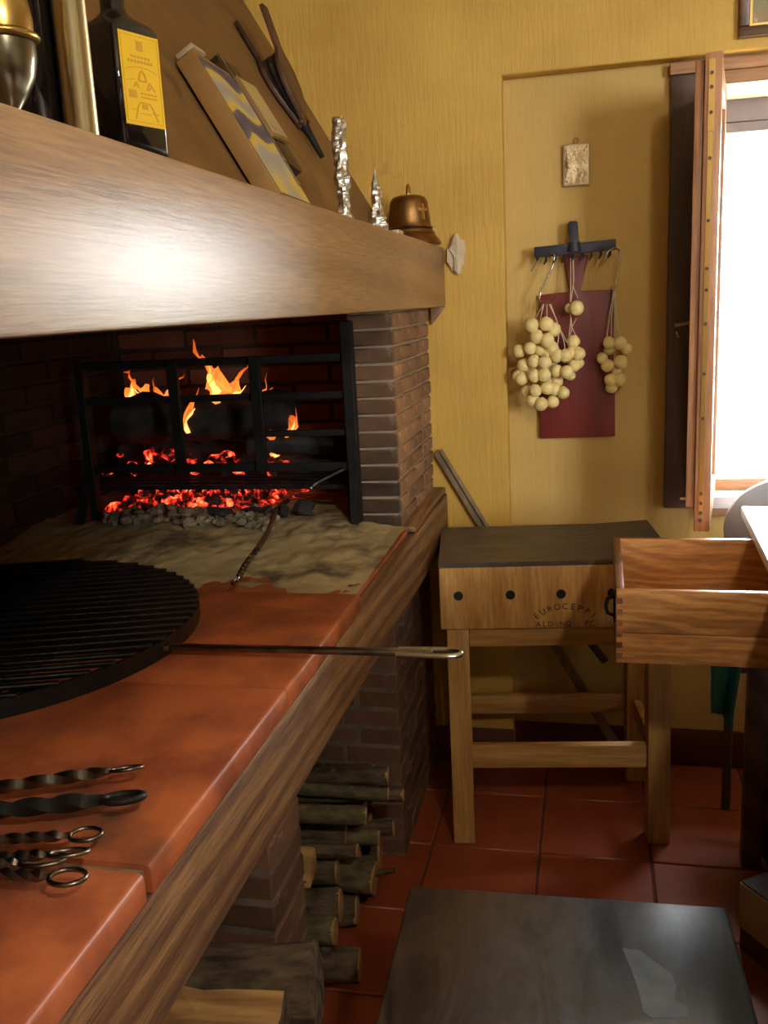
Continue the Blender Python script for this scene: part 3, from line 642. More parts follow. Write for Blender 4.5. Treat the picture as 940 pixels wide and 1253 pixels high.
MB().bar((hs.x-.50, hs.y-.004, .016), (hs.x-.008, hs.y, .016), .018, .010).bar((hs.x-.0085, hs.y, .016), (.845, -.046, .0205), .016, .009).build('handle', m_skew, g, bevel=.002)
lp = []
for i in range(19):
    a = -math.pi/2 + math.pi*i/18; lp.append((.862+.030*math.cos(a)*.9, -.046+.014*math.sin(a), .0205))
lp = [(.790,-.058,.0205)] + lp + [(.790,-.034,.0205)]
MB().tube(lp, .0048, 8).build('handle_loop', m_brightsteel, g, smooth=True)
# twisted skewers
def skewer(p_loop, p_back, r, twist, loop_r, tilt, mat, label, lw):
    a, b = Vector(p_loop), Vector(p_back); d = (a - b); L = d.length; d.normalize()
    r *= 1.25; loop_r *= 1.3; twist *= .62
    t = thing('skewer', label, 'skewer', p_back, 0, 'twisted skewers on the hearth')
    st = Vector((0,0,0)); e = a - b - d*loop_r*2.2
    K = 46; path = [st.lerp(e, i/K) for i in range(K+1)]
    mb = MB(); mb.tube(path, [r]*(K-3)+[r*.85, r*.7, r*.6, r*.55], 4, twist=twist, square=True); mb.build('shaft', mat, t, smooth=True)
    up = Vector((0,0,1)); sd = d.cross(up).normalized(); u = (sd*math.cos(tilt) + up*math.sin(tilt)).normalized()
    c = e + d*loop_r*1.15
    pts = [c + d*math.cos(x)*loop_r*1.25 + u*math.sin(x)*loop_r for x in [math.pi + 2*math.pi*i/22 for i in range(23)]]
    MB().tube(pts, lw, 8).build('loop', mat, t, smooth=True)
    return t
ZS = .985
def at(px, py, z): d = ray(px, py); return Vector((0,0,EYE)) + d*((z-EYE)/d.z)
A = at(172, 938, ZS); B = at(0, 963, ZS); B = A + (B-A)*1.9; skewer(A, B, .0062, .42, .0115, .35, m_skew, 'farthest thick twisted skewer with a thin round loop', .0022)
A = at(172, 974, ZS); B = at(0, 991, ZS); B = A + (B-A)*1.9; skewer(A, B, .0082, .34, .0135, .25, m_iron, 'blackest and thickest skewer with a flat oval loop', .0042)
A = at(121, 1020, ZS); B = at(0, 1027, ZS); B = A + (B-A)*2.1; skewer(A, B, .0048, .5, .010, .03, m_skew, 'thin twisted skewer with its loop seen edge-on', .0022)
A = at(104, 1042, ZS+.004); B = at(0, 1050, ZS+.001); B = A + (B-A)*2.1; skewer(A, B, .0050, .5, .012, .35, m_skew, 'steel skewer with two overlapping loops at its end', .0024)
A = at(78, 1050, ZS); B = at(0, 1057, ZS); B = A + (B-A)*2.4; skewer(A, B, .0045, .5, .014, .25, m_skew, 'skewer whose loop lies half under its neighbour', .0024)
A = at(101, 1074, ZS); B = at(0, 1069, ZS); B = A + (B-A)*2.1; skewer(A, B, .0050, .5, .011, .08, m_skew, 'nearest twisted skewer above the tile joint', .0026)
sr = thing('skewer_rest', 'low iron rest under the skewers', 'rest', (-.81, .83, Z_H))
MB().box(-.006, .006, -.17, .17, .012, .020).build('bar', m_iron, sr); MB().box(-.006, .006, -.17, -.158, 0, .0115).build('foot', m_iron, sr); MB().box(-.006, .006, .158, .17, 0, .0115).build('foot', m_iron, sr)
# tongs lying in the ash
tp = [(292,708,.966),(300,692,.978),(315,672,.985),(328,652,.99),(334,636,.992),(338,622,.985),(352,612,.978)]
P = [at(*p) for p in tp]
tn = thing('fire_tongs', 'rusty iron poker with twisted wire handle lying in the ash', 'poker', P[0])
Q = [p - P[0] for p in P]
def refine(Q, k=6):
    out = []
    for i in range(len(Q)-1):
        for j in range(k): out.append(Q[i].lerp(Q[i+1], j/k))
    return out + [Q[-1]]
m_rust = M('rusty_iron', (.16,.075,.04), (.09,.045,.03), (1,1,1), 30, .6, .4, bmp=.4, bs=80)
MB().tube(refine(Q[2:]), .0065, 7).build('shaft', m_rust, tn, smooth=True)
MB().tube(refine(Q[:3], 14), .0075, 4, twist=.45, square=True).build('twisted_handle', m_brightsteel, tn, smooth=True)
lpts = [Q[0] + Vector((.004*math.cos(a)-.004, -.012*math.sin(a)-.010, -.002*math.sin(a)-.004)) for a in [2*math.pi*i/16 for i in range(16)]]
MB().tube(lpts, .0032, 6, closed=True).build('loop', m_brightsteel, tn, smooth=True)

# ------------------------------------------------------------------ logs under the hearth
def wood_log(px, py, xe, r, L, rz, label, mat=None, dz=0, ry=0.0, stub=None, pos=None, seed=None):
    p = Vector(pos) if pos else onx(px, py, xe)
    p.z += dz; s = seed if seed is not None else px*.37
    rz += .13
    t = thing('firewood_log', label, 'log', p, rz, 'firewood under the hearth'); t.rotation_euler = (0, ry, rz)
    mb = logmesh(L, r, r*.94, s, 12, 12, min(.010, r*.3), .14)
    mb.v = [(-v[0], v[1], v[2]) for v in mb.v]; mb.build('bark', mat or m_bark, t, smooth=True)
    c = MB(); pts = []
    for i in range(14):
        a = 2*math.pi*i/14; q = r*.93*(1+.06*math.sin(3*a+s)); pts.append((math.cos(a)*q, math.sin(a)*q))
    by, bz = min(.010, r*.3)*math.sin(s)*.6, min(.010, r*.3)*math.cos(s*2)*.6
    m4 = Matrix(((0,0,1,0),(1,0,0,by),(0,1,0,bz),(0,0,0,1)))
    c.prism(pts, -.006, .0035, m4); c.build('cut_end', m_bark if r > .063 else m_cut, t, bevel=.0015, seg=1)
    if stub: MB().tube([Vector((stub[0],0,0)), Vector((stub[0], 0, 0))+Vector(stub[1])*.5, Vector((stub[0],0,0))+Vector(stub[1])], [stub[2], stub[2]*.8, stub[2]*.55], 7).build('twig', m_bark, t, smooth=True)
    return t
wood_log(474, 950, -.49, .023, .42, .04, 'dark rough log topmost of the pile beside the far brick pier')
wood_log(474, 972, -.49, .018, .42, .08, 'straight olive branch second from the top of the far pile', m_moss, ry=.10)
wood_log(447, 998, -.53, .024, .36, .05, 'short olive log with its end set back in the far pile', m_moss, ry=.05)
wood_log(481, 1013, -.49, .020, .45, 0, 'dark branch reaching furthest right in the far pile', m_bark, ry=-.04)
wood_log(463, 1024, -.52, .020, .38, -.03, 'thin mossy branch in the middle of the far pile', m_moss)
wood_log(437, 1039, -.54, .017, .36, -.06, 'thin branch with a pale torn tip above the stubby log', m_bark, ry=-.05)
wood_log(458, 1077, -.52, .042, .34, -.12, 'stubby mossy log with a side twig pointing right', m_moss, ry=.05, stub=(-.05,(.10,.0,.035),.010))
wood_log(416, 1111, -.56, .040, .30, .0, 'cut log with a round pale end beside the near brick pier', m_bark)
wood_log(409, 1142, -.55, .032, .30, -.04, 'mossy log tucked under the round cut log by the pier', m_moss)
wood_log(440, 1181, -.50, .038, .40, .05, 'lowest log on the floor with a pale cut end and knot', m_bark, stub=(-.07,(.0,-.01,.055),.022))
wood_log(493, 974, -.455, .017, .30, .0, 'small dark branch leaning at the foot of the far pier', m_bark, pos=None)
wood_log(387, 1198, -.42, .066, .55, .06, 'big grey barked log with flaking bark in the near bay', m_bark, ry=-.06)
def split_block(p, L, w, h, rz, label):
    t = thing('split_log', label, 'log', p, rz, 'firewood under the hearth')
    mb = MB().prism([(-w/2,-h/2),(w/2,-h/2*.6),(w/2*.7,h/2),(-w/2*.6,h/2*.8)], -L, 0, Matrix(((0,0,1,0),(1,0,0,0),(0,1,0,0),(0,0,0,1))))
    mb.build('split_wood', m_split, t, bevel=.004)
    MB().tube([(-L+.01, 0, -h*.32), (-L*.5, .004, -h*.34), (-.008, 0, -h*.32)], [w*.5, w*.52, w*.48], 9, flat=.55).build('bark', m_bark, t, smooth=True)
p = onx(384, 1060, -.55); split_block(p, .3, .06, .065, .02, 'pale yellow split billet beside the near brick pier')
p = onx(345, 1272, -.42)
hl_ = thing('split_log', 'half-split log showing yellow wood and torn bark in the near bay', 'log', p, .12, 'firewood under the hearth')
sec = []
for k in range(15):
    L_ = -.55*k/14; n1 = noise.noise(Vector((L_*14, 0, 3)))*.026; n2 = noise.noise(Vector((L_*22, 4, 3)))*.024
    sec.append([(L_, -.058, .010+n1), (L_, -.030, .040+n2), (L_, .004, .034+n1*.8), (L_, .034, .050-n2), (L_, .060, .012-n1), (L_, .050, -.030), (L_, .0, -.052), (L_, -.048, -.030)])
def strip(idx, close=False):
    mb = MB(); n = len(idx); mb.v = [q[i] for q in sec for i in idx]
    mb.f = [(k*n+j, k*n+j+1, (k+1)*n+j+1, (k+1)*n+j) for k in range(14) for j in range(n-1)]
    return mb
strip([1,2,3]).build('split_face', m_split, hl_)
st_ = strip([3,4,5,6,7,0,1]); st_.build('bark', m_bark, hl_)
MB().add([sec[0][i] for i in range(8)] + [(sec[0][i][0]-.004, sec[0][i][1]*.97, sec[0][i][2]*.97) for i in range(8)], [tuple(range(8))] + [(i, (i+1) % 8, 8+(i+1) % 8, 8+i) for i in range(8)]).build('cut_end', m_bark, hl_)
for i, (y, z, r, x) in enumerate(((1.04,.065,.062,-.46),(1.05,.19,.06,-.45),(1.04,.31,.058,-.46),(1.05,.43,.056,-.45),(1.185,.066,.06,-.45),(1.18,.19,.058,-.46),(1.185,.318,.062,-.45))):
    wood_log(0,0,0, r, .5, 0, ('lowest','second lowest','third lowest','topmost')[i % 4] + (' whole log of the stack under the half-split log' if i < 4 else ' log of the stack under the big grey log'), m_bark, pos=(x, y, z), seed=i*2.3)
FAR = ['thick floor log touching the far brick pier', 'floor log next to the one at the far pier', 'floor log under the thin mossy branch', 'log resting on the two floor logs by the far pier', 'log just left of the dark outermost branch',
       'log in the third layer against the far pier', 'log in the third layer under the olive branches', 'thick floor log behind the stubby mossy log', 'floor log behind the knotted lowest log', 'floor log nearest the knotted lowest log',
       'thin log behind the stubby mossy log in the second layer', 'thin stick between the mossy branches', 'thin log under the topmost rough log', 'log carrying the round cut log by the pier',
       'floor log beside the near brick pier', 'second log up beside the near brick pier', 'third log up beside the near brick pier', 'log directly under the yellow split billet']
for i, (y, z, r, x) in enumerate(((2.18,.052,.05,-.56),(2.07,.045,.043,-.55),(1.96,.042,.04,-.57),(2.13,.145,.045,-.57),(2.03,.125,.042,-.58),(2.18,.23,.04,-.57),(2.09,.23,.038,-.57),(1.86,.06,.055,-.60),(1.76,.05,.045,-.62),(1.66,.05,.045,-.60),(1.91,.17,.035,-.60),(2.0,.205,.03,-.60),(2.16,.30,.03,-.56),(1.72,.125,.035,-.62),(1.555,.05,.048,-.62),(1.555,.145,.045,-.62),(1.555,.235,.042,-.62),(1.555,.31,.032,-.62))):
    wood_log(0,0,0, r, .36, 0, FAR[i], m_bark, pos=(x, y, z), seed=i*1.9+.5)

# ------------------------------------------------------------------ butcher block
bl = thing('butcher_block', 'low butcher block with worn dark top on pale wooden legs', 'butcher block', (-.396, 2.336, 0), math.radians(7.5))
BW, BD, BZ0, BZ1 = .62, .405, .638, .825
mb = MB(); mb.box(0, BW, 0, BD, BZ0, BZ1-.012); mb.build('block', m_blockside, bl, bevel=.006)
mb = MB(); nx, ny = 24, 14; vs_ = []
for j in range(ny+1):
    for i in range(nx+1):
        u, v = i/nx, j/ny
        z = BZ1 - .010*math.sin(math.pi*min(1, u*1.1))*math.sin(math.pi*v)**.7 + .012*max(0, u-.75)*4*v*.6
        vs_.append((u*BW, v*BD, z))
fs = [(j*(nx+1)+i, j*(nx+1)+i+1, (j+1)*(nx+1)+i+1, (j+1)*(nx+1)+i) for j in range(ny) for i in range(nx)]
o = len(vs_); per = [i for i in range(nx+1)] + [j*(nx+1)+nx for j in range(1, ny+1)] + [ny*(nx+1)+i for i in range(nx-1, -1, -1)] + [j*(nx+1) for j in range(ny-1, 0, -1)]
vs_ += [(vs_[q][0], vs_[q][1], BZ1-.0115) for q in per]
fs += [(per[k], per[(k+1) % len(per)], o+(k+1) % len(per), o+k) for k in range(len(per))]
mb.add(vs_, fs); mb.build('worn_top', m_blocktop, bl, smooth=True)
for x in (.051, .189, .322, .455):
    MB().lathe([(.0125,0),(.0125,.003)], 16, Matrix.Translation((x, -.0005, .735)) @ Matrix.Rotation(math.pi/2, 4, 'X')).build('bolt_plug', m_hole, bl)
lw = .060
for (x, y, sx, sy) in ((.016, .006, -.0, -.012), (.552, .006, .004, -.010), (.016, .335, -.0, .006), (.552, .335, .004, .006)):
    mb = MB(); a = [(x,y),(x+lw,y),(x+lw,y+lw),(x,y+lw)]
    mb.add([(p[0]+sx, p[1]+sy, 0) for p in a] + [(p[0], p[1], BZ0-.001) for p in a], [(0,3,2,1),(4,5,6,7),(0,1,5,4),(1,2,6,5),(2,3,7,6),(3,0,4,7)])
    mb.build('leg', m_leg, bl, bevel=.003)
MB().box(.077, .551, .012, .036, .585, BZ0-.001).build('apron', m_rail, bl, bevel=.002)
MB().box(.077, .551, .365, .390, .585, BZ0-.001).build('apron', m_rail, bl, bevel=.002)
MB().box(.074, .552, .010, .038, .225, .292).build('stretcher', m_rail, bl, bevel=.003)
MB().box(.074, .552, .362, .390, .225, .285).build('stretcher', m_rail, bl, bevel=.003)
for x in (.030, .572): MB().box(x, x+.024, .067, .336, .225, .280).build('stretcher', m_leg, bl, bevel=.003)
MB().bar((.33, .352, BZ0-.02), (.49, .352, .40), .022, .012, (0,1,0)).build('diagonal_stick', m_darkwood, bl)  # dark diagonal stick below the block
# stamped lettering
def letters(txt, size, parent, mat, place):
    for ch, M4 in place(txt):
        cu = bpy.data.curves.new('t', 'FONT'); cu.body = ch; cu.size = size; cu.extrude = .0004; cu.align_x = 'CENTER'; cu.resolution_u = 2
        ob = bpy.data.objects.new('t', cu); dg = bpy.context.evaluated_depsgraph_get()
        COL.objects.link(ob); dg.update(); me = bpy.data.meshes.new_from_object(ob.evaluated_get(dg)); bpy.data.objects.remove(ob)
        me.materials.clear(); me.materials.append(mat)
        o = link('stamped_letter', me, parent); o.matrix_local = M4
RX = Matrix.Rotation(math.pi/2, 4, 'X')
def arc(txt):
    n = len(txt); cxx, cz, rad = .332, .592, .100
    for i, ch in enumerate(txt):
        a = math.radians(90 + 41 - 82*i/(n-1)); zz = cz + rad*math.sin(a)*1.0
        yield ch, Matrix.Translation((cxx + rad*math.cos(a)*1.06, -.0006, zz)) @ RX @ Matrix.Rotation(a - math.pi/2, 4, 'Z')
letters('EUROCEPPI', .024, bl, m_ink, arc)
def line(txt):
    for i, ch in enumerate(txt):
        if ch != ' ': yield ch, Matrix.Translation((.262 + .0158*i, -.0006, .644)) @ RX
letters('ALDINO  PC', .021, bl, m_ink, line)

# lath leaning on the wall behind the block
la = ony(536, 552, YW-.02); lb = Vector((-.285, YW-.02, .74))
lt = thing('wooden_lath', 'grey wooden lath leaning against the yellow wall by the pillar', 'lath', (lb.x, lb.y, 0))
d = (la-lb).normalized(); top = la - Vector((lb.x, lb.y, 0)); bot = top - d*( (la.z-.01)/d.z )
MB().bar(bot, top, .030, .010, (0,1,0)).build('lath', m_lath, lt, bevel=.002)
MB().bar(bot+Vector((.012,-.010,0)), top+Vector((.012,-.010,0)), .009, .008, (0,1,0)).build('ridge', m_lath, lt, bevel=.002)

# ------------------------------------------------------------------ table with open drawer
TZ = .95
tb = thing('kitchen_table', 'kitchen table with white glossy top along the right edge', 'table', (.338, 1.45, 0), math.radians(-2.6))
MB().box(-.004, .75, -.95, 1.03, TZ-.028, TZ).build('table_top', m_tabletop, tb, bevel=.004)
MB().box(.045, .70, -.86, .93, .72, .735).build('drawer_shelf', m_table, tb)
MB().box(.03, .055, .862, .93, .70, TZ-.029).box(.03, .055, -.86, .36, .70, TZ-.029).build('apron', m_table, tb, bevel=.002)
MB().box(.03, .70, .931, .955, .70, TZ-.029).build('apron_far', m_table, tb, bevel=.002)
MB().box(.690, .704, -.849, .874, .02, .699).build('shade_side_panel', m_table, tb, bevel=.002)  # added panel, keeps light from the right out from under the table
MB().box(.063, .659, .905, .919, .02, .699).build('shade_end_panel', m_table, tb, bevel=.002)  # added panel, shuts light out at the far end
MB().box(.063, .659, -.894, -.88, .02, .699).build('shade_end_panel', m_table, tb, bevel=.002)  # added panel, shuts light out at the near end
for (x, y) in ((.012,.875),(.012,-.90),(.66,.875),(.66,-.90)): MB().box(x, x+.05, y, y+.05, 0, TZ-.029 if x > .1 else .699).build('leg', m_table, tb, bevel=.003)
DZ1 = .920
dr = bpy.data.objects.new('drawer', None); COL.objects.link(dr); dr.parent = tb
c0 = Vector((.050, 1.833, 0)) - Vector((.338, 1.45, 0)); c0 = Matrix.Rotation(math.radians(2.6), 3, 'Z') @ c0
dr.location = (c0.x, c0.y, 0); dr.rotation_euler = (0, 0, math.radians(2.6-.6))
DL, DW, DH = .62, .430, .156; zb = DZ1-DH
def dpart(nm, bx_, mat, bev=.003, parent=None):
    return MB().box(*bx_).build(nm, mat, parent or dr, bevel=bev)
dpart('side', (.0, DL, 0, .016, zb+.0655, DZ1), m_drawer); dpart('side_plank', (.0, DL, .0003, .016, zb, zb+.0645), m_drawer)
dpart('side', (.0, DL, DW-.016, DW, zb, DZ1), m_drawer)
dpart('front_panel', (-.001, .0165, .0163, DW-.0163, zb-.001, DZ1+.003), m_drawerend, .004)
dpart('back_panel', (DL-.016, DL, .017, DW-.017, zb+.01, DZ1-.01), m_drawer); dpart('bottom', (.017, DL-.017, .0165, DW-.0165, zb+.008, zb+.014), m_drawer, 0)
for k in range(6): dpart('finger_joint', (-.0006, .0125, -.0008, .0166, zb+.010+.0235*k, zb+.022+.0235*k), m_drawerend, 0)
MB().box(.002, .013, .195, .235, DZ1+.0045, DZ1+.006).box(.0135, .0168, .195, .235, DZ1-.030, DZ1+.006).build('metal_clip', m_brightsteel, dr)
pull = [(-.004,.05,zb+.128),(-.016,.05,zb+.122),(-.020,.05,zb+.105),(-.016,.05,zb+.09),(-.004,.05,zb+.086)]
MB().tube(pull, .004, 7).box(-.0045, -.0012, .038, .062, zb+.075, zb+.138).build('pull', m_iron, dr)
# box under the table
bx_ = thing('cardboard_box', 'beige cardboard box with dark lid on the floor under the table', 'box', (.338, 2.0, 0), math.radians(34.8))
MB().box(0, .24, -.36, 0, .0, .058).build('base', m_carddark, bx_, bevel=.002)
MB().box(-.004, .244, -.364, .004, .0585, .172).build('carton', m_card, bx_, bevel=.003)
MB().box(0, .24, -.36, 0, .1725, .176).build('lid', m_carddark, bx_)
# chair beyond the table, with rounded back
ch = thing('chair', 'grey chair with rounded back between table and window', 'chair', (.595, 2.60, 0))
prof = []
for i in range(33):
    a = math.pi*(i/32); prof.append((-.232*math.cos(a), .842 + .162*math.sin(a)**.85))
prof += [(.20, .62), (-.20, .62)]
MB().prism(prof, -.062, -.040, Matrix(((1,0,0,0),(0,0,-1,0),(0,1,0,0),(0,0,0,1)))).build('backrest', m_chair, ch, bevel=.006)
MB().box(-.15, .22, -.25, .038, .44, .475).build('seat', m_chairleg, ch, bevel=.01)
for (x, y, h) in ((-.205,.036,.44),(.20,.036,.44),(-.13,-.22,.44),(.20,-.22,.44)):
    MB().tube([(x, y-.012 if y > 0 else y, 0), (x, y-.012 if y > 0 else y, h-.001)], .013, 8).build('leg', m_chairleg, ch, smooth=True)
MB().bar((-.20,.025,.4405), (-.15,.025,.4405), .02, .018).bar((-.20,.030,.450), (-.20,.050,.66), .03, .010, (0,1,0)).bar((.20,.030,.476), (.20,.050,.66), .03, .010, (0,1,0)).build('back_post', m_chairleg, ch)
cl = MB(); nx, ny = 10, 12; vs_ = []
for j in range(ny+1):
    for i in range(nx+1):
        u, v = i/nx, j/ny; wd = .10*(1-.55*v)
        vs_.append((wd*(u-.5)-.01*v, .018*math.sin(u*9+v*2)*(.3+v), -.26*v + .02*math.sin(u*5)*v))
cl.add(vs_, [(j*(nx+1)+i, j*(nx+1)+i+1, (j+1)*(nx+1)+i+1, (j+1)*(nx+1)+i) for j in range(ny) for i in range(nx)])
pc = ony(892, 800, 2.50)
co = cl.build('kitchen_cloth', m_teal, smooth=True, loc=(pc.x, 2.515, .60)); tag(co, 'teal cloth hanging from the chair behind the drawer', 'cloth')
md = co.modifiers.new('thickness', 'SOLIDIFY'); md.thickness = .004

# ------------------------------------------------------------------ low stool in the foreground
stl = thing('low_bench', 'low dark bench with worn slate-coloured top in the foreground', 'bench', (-.05, 1.20, 0), math.radians(2))
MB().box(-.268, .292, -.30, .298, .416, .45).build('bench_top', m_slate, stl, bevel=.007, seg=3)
for (x, y) in ((-.24,-.27),(.20,-.27),(-.24,.23),(.20,.23)): MB().box(x, x+.045, y, y+.045, 0, .415).build('leg', m_seatwood, stl, bevel=.003)
MB().box(-.236,.236,.236,.256,.34,.415).build('apron', m_seatwood, stl); MB().box(-.236,.236,-.256,-.236,.34,.415).build('apron', m_seatwood, stl)
for x in (-.236, .216): MB().box(x, x+.02, -.235, .235, .34, .415).build('apron', m_seatwood, stl)
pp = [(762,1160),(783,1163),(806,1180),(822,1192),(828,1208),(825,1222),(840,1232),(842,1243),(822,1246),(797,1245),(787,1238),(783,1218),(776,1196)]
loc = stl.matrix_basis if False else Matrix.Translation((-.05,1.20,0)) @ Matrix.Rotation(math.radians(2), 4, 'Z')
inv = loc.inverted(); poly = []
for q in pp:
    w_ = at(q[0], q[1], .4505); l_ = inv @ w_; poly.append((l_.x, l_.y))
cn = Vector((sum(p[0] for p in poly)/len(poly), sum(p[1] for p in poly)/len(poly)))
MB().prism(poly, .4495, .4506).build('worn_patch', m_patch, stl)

# ------------------------------------------------------------------ things on the niche wall
# paddle board
pd = thing('paddle_board', 'dark red wooden paddle board hanging on the wall behind the rake', 'board', (-.043, YN-.0105, 1.07))
b0 = ony(661, 537, YN-.02); b1 = ony(753, 534, YN-.02); b2 = ony(753, 354, YN-.02); b3 = ony(660, 361, YN-.02)
h0 = ony(697, 357, YN-.02); h1 = ony(711, 356, YN-.02); h2 = ony(720, 312, YN-.02); h3 = ony(690, 313, YN-.02)
poly = [(p.x+.043, p.z-1.07) for p in (b0, b1, b2, h1, h2, h3, h0, b3)]
MB().prism(poly, -.009, .009, Matrix(((1,0,0,0),(0,0,-1,0),(0,1,0,0),(0,0,0,1)))).build('board', m_paddle, pd, bevel=.003)
# rake head
rk = thing('rake_head', 'grey iron garden rake head hung teeth down as a hook rail', 'rake', (-.045, YN-.05, 1.62))
ra = ony(654, 309, YN-.06); rb = ony(754, 299, YN-.06); O_ = Vector((-.045, YN-.05, 1.62))
MB().bar(ra-O_, rb-O_, .012, .030, (0,0,1)).build('bar', m_rake, rk, bevel=.002)
for k in range(9):
    p = ra.lerp(rb, (k+.35)/9) - O_
    MB().tube([p+Vector((0,0,-.012)), p+Vector((0,-.012,-.026)), p+Vector((-.006,-.028,-.036))], [.0045,.004,.0022], 6).build('tooth', m_rake, rk, smooth=True)
s0 = ony(703, 302, YN-.058)-O_; s1 = ony(701, 272, YN-.045)-O_
MB().bar(s0, s1, .028, .012, (0,1,0)).bar(s1+Vector((0,0,-.002)), s1+Vector((.0,.034,-.002)), .022, .012).build('socket', m_rake, rk, bevel=.003)
MB().tube([s0+Vector((0,-.004,-.012)), s0+Vector((0,-.006,.014))], [.021,.016], 10).build('collar', m_rake, rk, smooth=True)
# hooks
def hook(pxs, y, label):
    P = [ony(px, py, y+dy) for (px, py, dy) in pxs]
    Q = refine([p - P[0] for p in P], 3)
    o = MB().tube(Q, .0026, 7).build('wire_hook', m_brightsteel, smooth=True, loc=P[0]); tag(o, label, 'hook', 'wire hooks on the rake')
hook([(650,332,-.04),(656,322,-.03),(662,316,-.02)], YN-.06, 'short wire hook tip at the left end of the rake')
hook([(672,315,.0),(675,309,-.012),(679,312,-.018),(677,325,-.018),(668,345,-.02),(661,360,-.022),(660,367,-.025),(664,371,-.03),(672,369,-.04),(679,364,-.045)], YN-.06, 'bent S hook carrying the largest cheese bunch')
hook([(739,320,-.03),(744,308,-.03),(752,303,-.02),(758,306,.0),(759,318,.0),(756,335,.0),(754,348,.0),(751,355,-.01),(747,352,-.015)], YN-.055, 'curved S hook at the right end of the rake')
# cheese bunches
cm = []
for k in range(4):
    cm.append(MB().ball((0,0,0), 1, 14, 10, (1,1,1.0), .10, k*1.3).ball((0,0,.86), .30, 8, 6, (1,1,.7)).mesh('cheese', m_cheese, smooth=True))
def bunch(name, label, pts, y, strings, r0=.0195):
    P = [(ony(600+a/4.322, 250+b/4.322, y+dy), rr) for (a, b, rr, dy) in pts]
    root = thing(name, label, 'cheese bunch', (P[0][0].x, y, min(p[0].z for p in P)), 0, 'hanging cheese bunches'); O2 = Vector(root.location)
    for (p, rr) in P:
        link('cheese', random.choice(cm), root, p - O2, (U(-.4,.4), U(-.5,.5), U(0,6)), (rr*r0,)*3)
    for st in strings:
        q = [ony(600+a/4.322, 250+b/4.322, y+dy) - O2 for (a, b, dy) in st]
        MB().tube(refine(q, 3), .0014, 5).build('string', m_string, root, smooth=True)
L1 = [(218,640),(297,632),(335,662),(245,700),(300,718),(210,762),(150,778),(230,830),(288,836),(175,852),(232,906),(285,902),(165,922),(325,760),(350,800),(350,880),(405,886),(398,800),(300,970),(340,978),(386,996),(238,986),(194,990),(268,1056),(330,1045),(225,1036),(150,910),(300,790),(260,770),(320,850),(260,870),(210,880),(290,935),(350,935)]
bunch('cheese_bunch', 'largest hanging bunch of pale yellow round cheeses at the left', [(a, b, 1.0+U(-.08,.1), (-.03 if k < 27 else .012)+U(-.012,.012)-(.02 if 200 < a < 320 else 0)) for k, (a, b) in enumerate(L1)], YN-.075,
      [[(282,528,0),(240,600,0),(215,640,-.02)],[(285,528,0),(262,610,-.01),(250,690,-.03)],[(300,526,0),(300,620,-.01),(300,640,-.03)],[(312,528,0),(345,600,-.01),(390,720,-.03),(400,800,-.03)],[(318,528,0),(350,610,-.01),(362,690,-.02),(352,790,-.03)],[(320,528,0),(360,640,-.01),(408,735,-.03)],[(280,528,0),(260,640,-.02),(200,760,-.03)],[(315,900,-.05),(318,960,-.05)]])
cloth_pts = [(277,525),(322,525),(345,610),(300,640),(262,612)]
bunch('cheese_string', 'middle string with one cheese above a small cluster', [(456,548,1.12,-.012),(418,549,.72,.008),(440,726,1.0,-.01),(430,785,1.0,-.01),(468,790,1.0,-.015),(402,808,.95,.01),(444,852,1.0,-.01),(466,838,.9,.01),(425,905,.8,.01)], YN-.072,
      [[(425,285,.01),(426,400,0),(424,545,0)],[(440,285,.01),(442,400,0),(428,500,0),(424,640,0),(415,700,0)],[(437,290,.01),(440,440,0),(465,500,0)],[(458,600,0),(432,650,0),(455,700,0)],[(428,600,0),(432,660,0),(420,700,0)]])
bunch('cheese_cluster', 'smallest bunch of round cheeses at the right, hanging on long strings', [(628,732,.92,-.01),(688,732,1.0,-.012),(722,765,.88,.0),(632,768,.85,.012),(592,815,.86,-.01),(620,852,.98,-.012),(692,835,1.05,-.012),(638,928,1.0,-.01),(685,928,1.0,-.012),(642,968,.92,.0),(668,880,.8,.01)], YN-.06,
      [[(655,455,.01),(635,560,0),(615,720,0)],[(655,455,.01),(642,600,0),(640,720,0)],[(657,455,.01),(657,620,0),(656,880,-.02)],[(660,455,.01),(672,600,0),(690,720,0)],[(652,455,.01),(625,640,0),(600,800,0)],[(658,455,.01),(668,640,0),(716,740,0)]])
# small silver relief
r0 = ony(689, 229, YN-.01); r1 = ony(722, 174, YN-.01)
rl = thing('relief_plaque', 'small silvery relief plaque with a hanging ring on the wall', 'plaque', ((r0.x+r1.x)/2, YN-.001, r0.z)); w2_, hh = (r1.x-r0.x)/2, r1.z-r0.z
MB().box(-w2_, w2_, -.014, 0, 0, hh).build('frame', m_cream, rl, bevel=.005, seg=3)
mb = MB(); nx, ny = 14, 20; vs_ = []
for j in range(ny+1):
    for i in range(nx+1):
        u, v = i/nx, j/ny; e = min(1, 6*min(u, 1-u, v, 1-v))
        vs_.append(((u-.5)*2*(w2_-.006), -.0143 - .006*e*abs(noise.noise(Vector((u*5, v*7, 3)))) , .006+(hh-.012)*v))
mb.add(vs_, [(j*(nx+1)+i, j*(nx+1)+i+1, (j+1)*(nx+1)+i+1, (j+1)*(nx+1)+i) for j in range(ny) for i in range(nx)]); mb.build('relief', m_relief, rl, smooth=True)
MB().tube([(.009*math.cos(a)*.7, -.008, hh+.007+.008*math.sin(a)) for a in [2*math.pi*i/14 for i in range(14)]], .0018, 6, closed=True).build('ring', m_bronze, rl, smooth=True)
